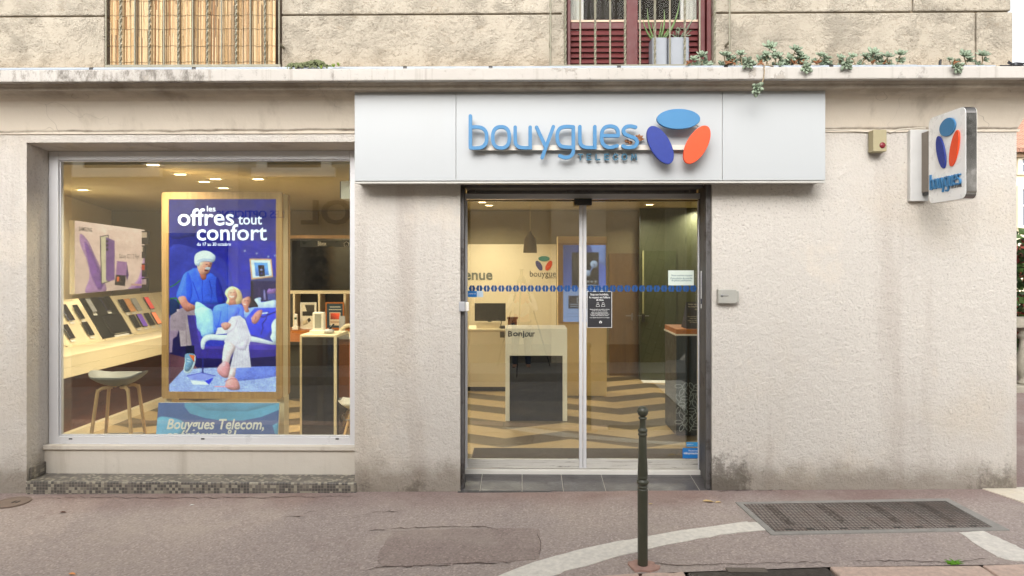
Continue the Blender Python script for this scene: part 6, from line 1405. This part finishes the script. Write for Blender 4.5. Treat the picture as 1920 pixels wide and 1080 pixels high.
# ------------------------------------------------------------ stickers on the door glass
YQ = YD+.0055
def sticker(a, b, c, d, mat, name, lab, cat, lines, ink, y=YQ):
    x0, z1 = W(a, b, y); x1, z0 = W(c, d, y); t = thing(name, ((x0+x1)/2, y, z0), lab, cat)
    MB().box(x0, x1, y-.0005, y+.0022, z0, z1).build('sheet', mat, t)
    if lines:
        m = MB()
        for (w_, p, q_, r_, s_, bo_) in lines: pword(m, w_, p, q_, r_, s_, y-.0007, depth=.0004, bold=bo_)
        m.build('lettering', ink, t)
    return t
nn = sticker(1101.5, 547, 1146.5, 613.5, PRINT_K, 'door_notice', 'charcoal notice with white text on the right door leaf', 'notice', [("Stop aux incivilités,",1107,550,1141,555,.012), ("le respect est l'affaire",1105,555.5,1144,560.5,.012), ("de tous.",1118,560,1132,564,.012), ("Aucune situation ne justifie la violence,",1106,579,1143,581.3,.01), ("qu'elle soit verbale ou physique.",1110,581.8,1139,584,.01), ("Nous vous remercions de rester",1109,585.3,1140,587.5,.01), ("courtois et respectueux envers nos",1107,588,1142,590.2,.01), ("équipes, dans l'intérêt de chacun.",1108,590.7,1141,593,.01), ("En cas d'agression, des poursuites seront engagées.",1106,594.5,1143,596.7,.01)], PRINT_W)
m = MB()
for a in (1121, 1131):
    c = W(a, 569.5, YQ-.0008); 
    stroke(m, [(c[0]+.009*math.cos(t), c[1]+.009*math.sin(t)+.004) for t in [i*.628 for i in range(10)]], .0022, YQ-.0012, YQ-.0007, True); stroke(m, [(c[0]-.016,c[1]-.026),(c[0]-.014,c[1]-.010),(c[0],c[1]-.006),(c[0]+.014,c[1]-.010),(c[0]+.016,c[1]-.026),(c[0]-.015,c[1]-.0262)], .0022, YQ-.0016, YQ-.0011)
m.build('figure_icon', PRINT_W, nn)
c = W(1126, 604, YQ); m = MB()
for (dx, dz, an) in ((0,.008,0),(-.008,-.003,-61),(.008,-.003,61)):
    m.prism([(c[0]+dx+(.009*math.cos(t)*math.cos(R(an))-.0045*math.sin(t)*math.sin(R(an))), c[1]+dz+(.009*math.cos(t)*math.sin(R(an))+.0045*math.sin(t)*math.cos(R(an)))) for t in [i*.419 for i in range(15)]], YQ-.001, YQ-.0006)
m.build('emblem', PRINT_W, nn)
m = MB(); x0, z1 = W(1100.5,546,YQ); x1, z0 = W(1147.5,614.5,YQ); m.box(x0, x1, YQ+.0023, YQ+.0026, z0, z1); m.build('white_border', PRINT_W, nn)
sticker(1253, 507, 1301, 535, mk('pale_mint_print', (206,216,206), .5), 'door_notice', 'pale rectangular notice with three lines of text on the right door leaf', 'notice', [("Nous sommes équipés",1259,514.5,1298,519,.008), ("d'une solution de contrôle",1257,519.5,1298,523.7,.008), ("de pièces justificatives.",1259,524,1297,528.5,.008)], mk('teal_print', (60,100,112), .5))
BLU = mk('sky_blue_print', (40,124,200), .4)
sticker(1280, 840, 1311, 859.5, BLU, 'door_sticker', 'blue video surveillance sticker at the bottom right corner of the door', 'sticker', [("Site placé sous",1291,843.5,1309,847,.01), ("vidéoprotection",1281.5,847.5,1310.5,853,.02)], PRINT_W)
sticker(1287, 829, 1310, 837.5, mk('cyan_print', (60,150,210), .4), 'door_sticker', 'small light blue and white sticker above the video surveillance sticker', 'sticker', [("premier sur",1288.5,832,1300,834.5,.01)], PRINT_W)
st = sticker(877, 545.5, 894, 557, BLU, 'door_sticker', 'blue and white sticker below the blue band on the left door leaf', 'sticker', [("premier sur",879,549.5,892.5,552.5,.01)], PRINT_W)
MB().box(*[W(894.2,545.5,YQ)[0], W(906,545.5,YQ)[0], YQ-.0005, YQ+.002, W(894,557,YQ)[1], W(894,545.5,YQ)[1]]).build('white_half', mk('pale_blue_print', (190,210,226), .4), st)
t = sticker(1314, 508, 1319, 578, PRINT_W, 'jamb_label', 'narrow white label strip with violet marks on the right door jamb', 'label', [], None, YD-.083)
m = MB()
for i in range(9): m.pbox(1315, 512+i*3.1, 1318, 513.6+i*3.1, YD-.0842, YD-.0836)
m.build('marks', mk('violet_marks', (110,100,160), .5), t); MB().pbox(1314.2, 560, 1318.8, 570, YD-.0842, YD-.0836).build('dark_square', PRINT_B, t)

pj = thing('hanging_box', (X(652,.7),.7,Z(372,.7)), 'small white box with dark side hanging in the window top right corner', 'fixture')  # plain white box of unknown use, hung as a stand-in
x0, z1 = W(639,339,.7); x1, z0 = W(664,373,.7); MB().box(x0, x1, .7, .95, z0, z1).build('housing', WHITE, pj, bev=.006); MB().box(x0-.012, x0-.0005, .71, .95, z0+.01, z1-.005).build('dark_side', BLK, pj); MB().tube([((x0+x1)/2,.82,z1-.005),((x0+x1)/2,.82,CZ)], .012, 8).build('hanger', STEEL, pj)

# ------------------------------------------------------------ the photographer and tripod (met only in the glass)
def skinned(name, nodes, edges, mat, parent, sub=2, root=0):
    me = bpy.data.meshes.new(name); o0 = ORG[parent]
    me.from_pydata([(n_[0]-o0.x, n_[1]-o0.y, n_[2]-o0.z) for n_ in nodes], edges, []); ob = bpy.data.objects.new(name, me); COL.objects.link(ob); ob.parent = parent
    sk = ob.modifiers.new('skin', 'SKIN'); sk.use_smooth_shade = True
    if not me.skin_vertices: me.attributes.new('skin_vertex', 'FLOAT', 'POINT') if False else None
    bpy.context.view_layer.objects.active = ob
    if not len(me.skin_vertices): bpy.ops.mesh.customdata_skin_add()
    for i, n_ in enumerate(nodes): me.skin_vertices[0].data[i].radius = n_[3] if isinstance(n_[3], tuple) else (n_[3], n_[3])
    me.skin_vertices[0].data[root].use_root = True
    ob.modifiers.new('sub', 'SUBSURF').render_levels = sub; me.materials.append(mat); ORG[ob] = o0; return ob
px0_, py0_ = .0, -6.48; g0 = -.10
pe_ = thing('person', (px0_, py0_, g0), 'person in pale shirt and dark jeans standing behind a tripod, seen only in the glass', 'person')
def bodyn(ex, arms=True, legs=True, head=True):
    N_, E_2 = [], []
    def a(x, y, z, r, p=None):
        N_.append((px0_+x, py0_+y, g0+z, tuple(v+ex for v in r) if isinstance(r, tuple) else r+ex))
        if p is not None: E_2.append((p, len(N_)-1))
        return len(N_)-1
    r0 = a(0,0,.98,(.15,.11)); 
    if arms or head:
        c = a(0,.0,1.18,(.14,.10),r0); d = a(0,.01,1.38,(.17,.11),c)
        if head:
            n_ = a(0,.02,1.53,.052,d); h = a(0,.05,1.63,(.075,.085),n_); a(0,.05,1.76,(.06,.07),h)
        if arms:
            for s_ in (-1,1):
                sh_ = a(s_*.19,.01,1.44,.058,d); el_ = a(s_*.27,.12,1.17,.044,sh_); wr = a(s_*.12,.33,1.36,.030,el_)
                if head: a(s_*.08,.38,1.42,(.034,.02),wr)
    if legs:
        for s_ in (-1,1):
            hp_ = a(s_*.10,.0,.88,.088,r0); kn = a(s_*.12,.03,.5,.058,hp_); an_ = a(s_*.13,.0,.10,.042,kn)
            if head: a(s_*.15,.14,.04,(.045,.03),an_)
    return N_, E_2
N_, E_2 = bodyn(0); skinned('body', N_, E_2, mk('skin', (200,150,124), .5), pe_)
N_, E_2 = bodyn(.014, True, False, False); skinned('shirt', N_, E_2, mk('pale_shirt', (210,206,204), .9), pe_)
N_, E_2 = bodyn(.014, False, True, False); skinned('jeans', N_, E_2, mk('dark_denim', (44,56,78), .9, 0, .15, 30), pe_)
m = MB()
for s_ in (-1,1): m.ball((px0_+s_*.15, py0_+.09, g0+.045), .05, .14, .045, 12, 8)
m.build('shoe', mk('brown_shoe', (84,52,40), .6), pe_)
MB().ball((px0_, py0_+.01, g0+1.74), .09, .10, .085, 14, 9).build('hair', mk('dark_hair', (50,40,34), .8), pe_)
tp = thing('tripod', (0,-6.2,-.1), 'black camera tripod with three spread legs, seen only in the glass', 'tripod')
for an in (90, 210, 330):
    d = Vector((math.cos(R(an+8)), math.sin(R(an+8)), 0)); MB().tube([Vector((0,-6.2,1.72))+d*.05, Vector((0,-6.2,.8))+d*.34, Vector((0,-6.2,-.09))+d*.62], [.018,.015,.011], 8).build('leg', BLK, tp)
MB().lathe([(.05,1.66),(.05,1.74),(.03,1.76),(.03,1.86),(.045,1.87),(.045,1.885)], 0, -6.2, 16).build('head', BLK, tp)
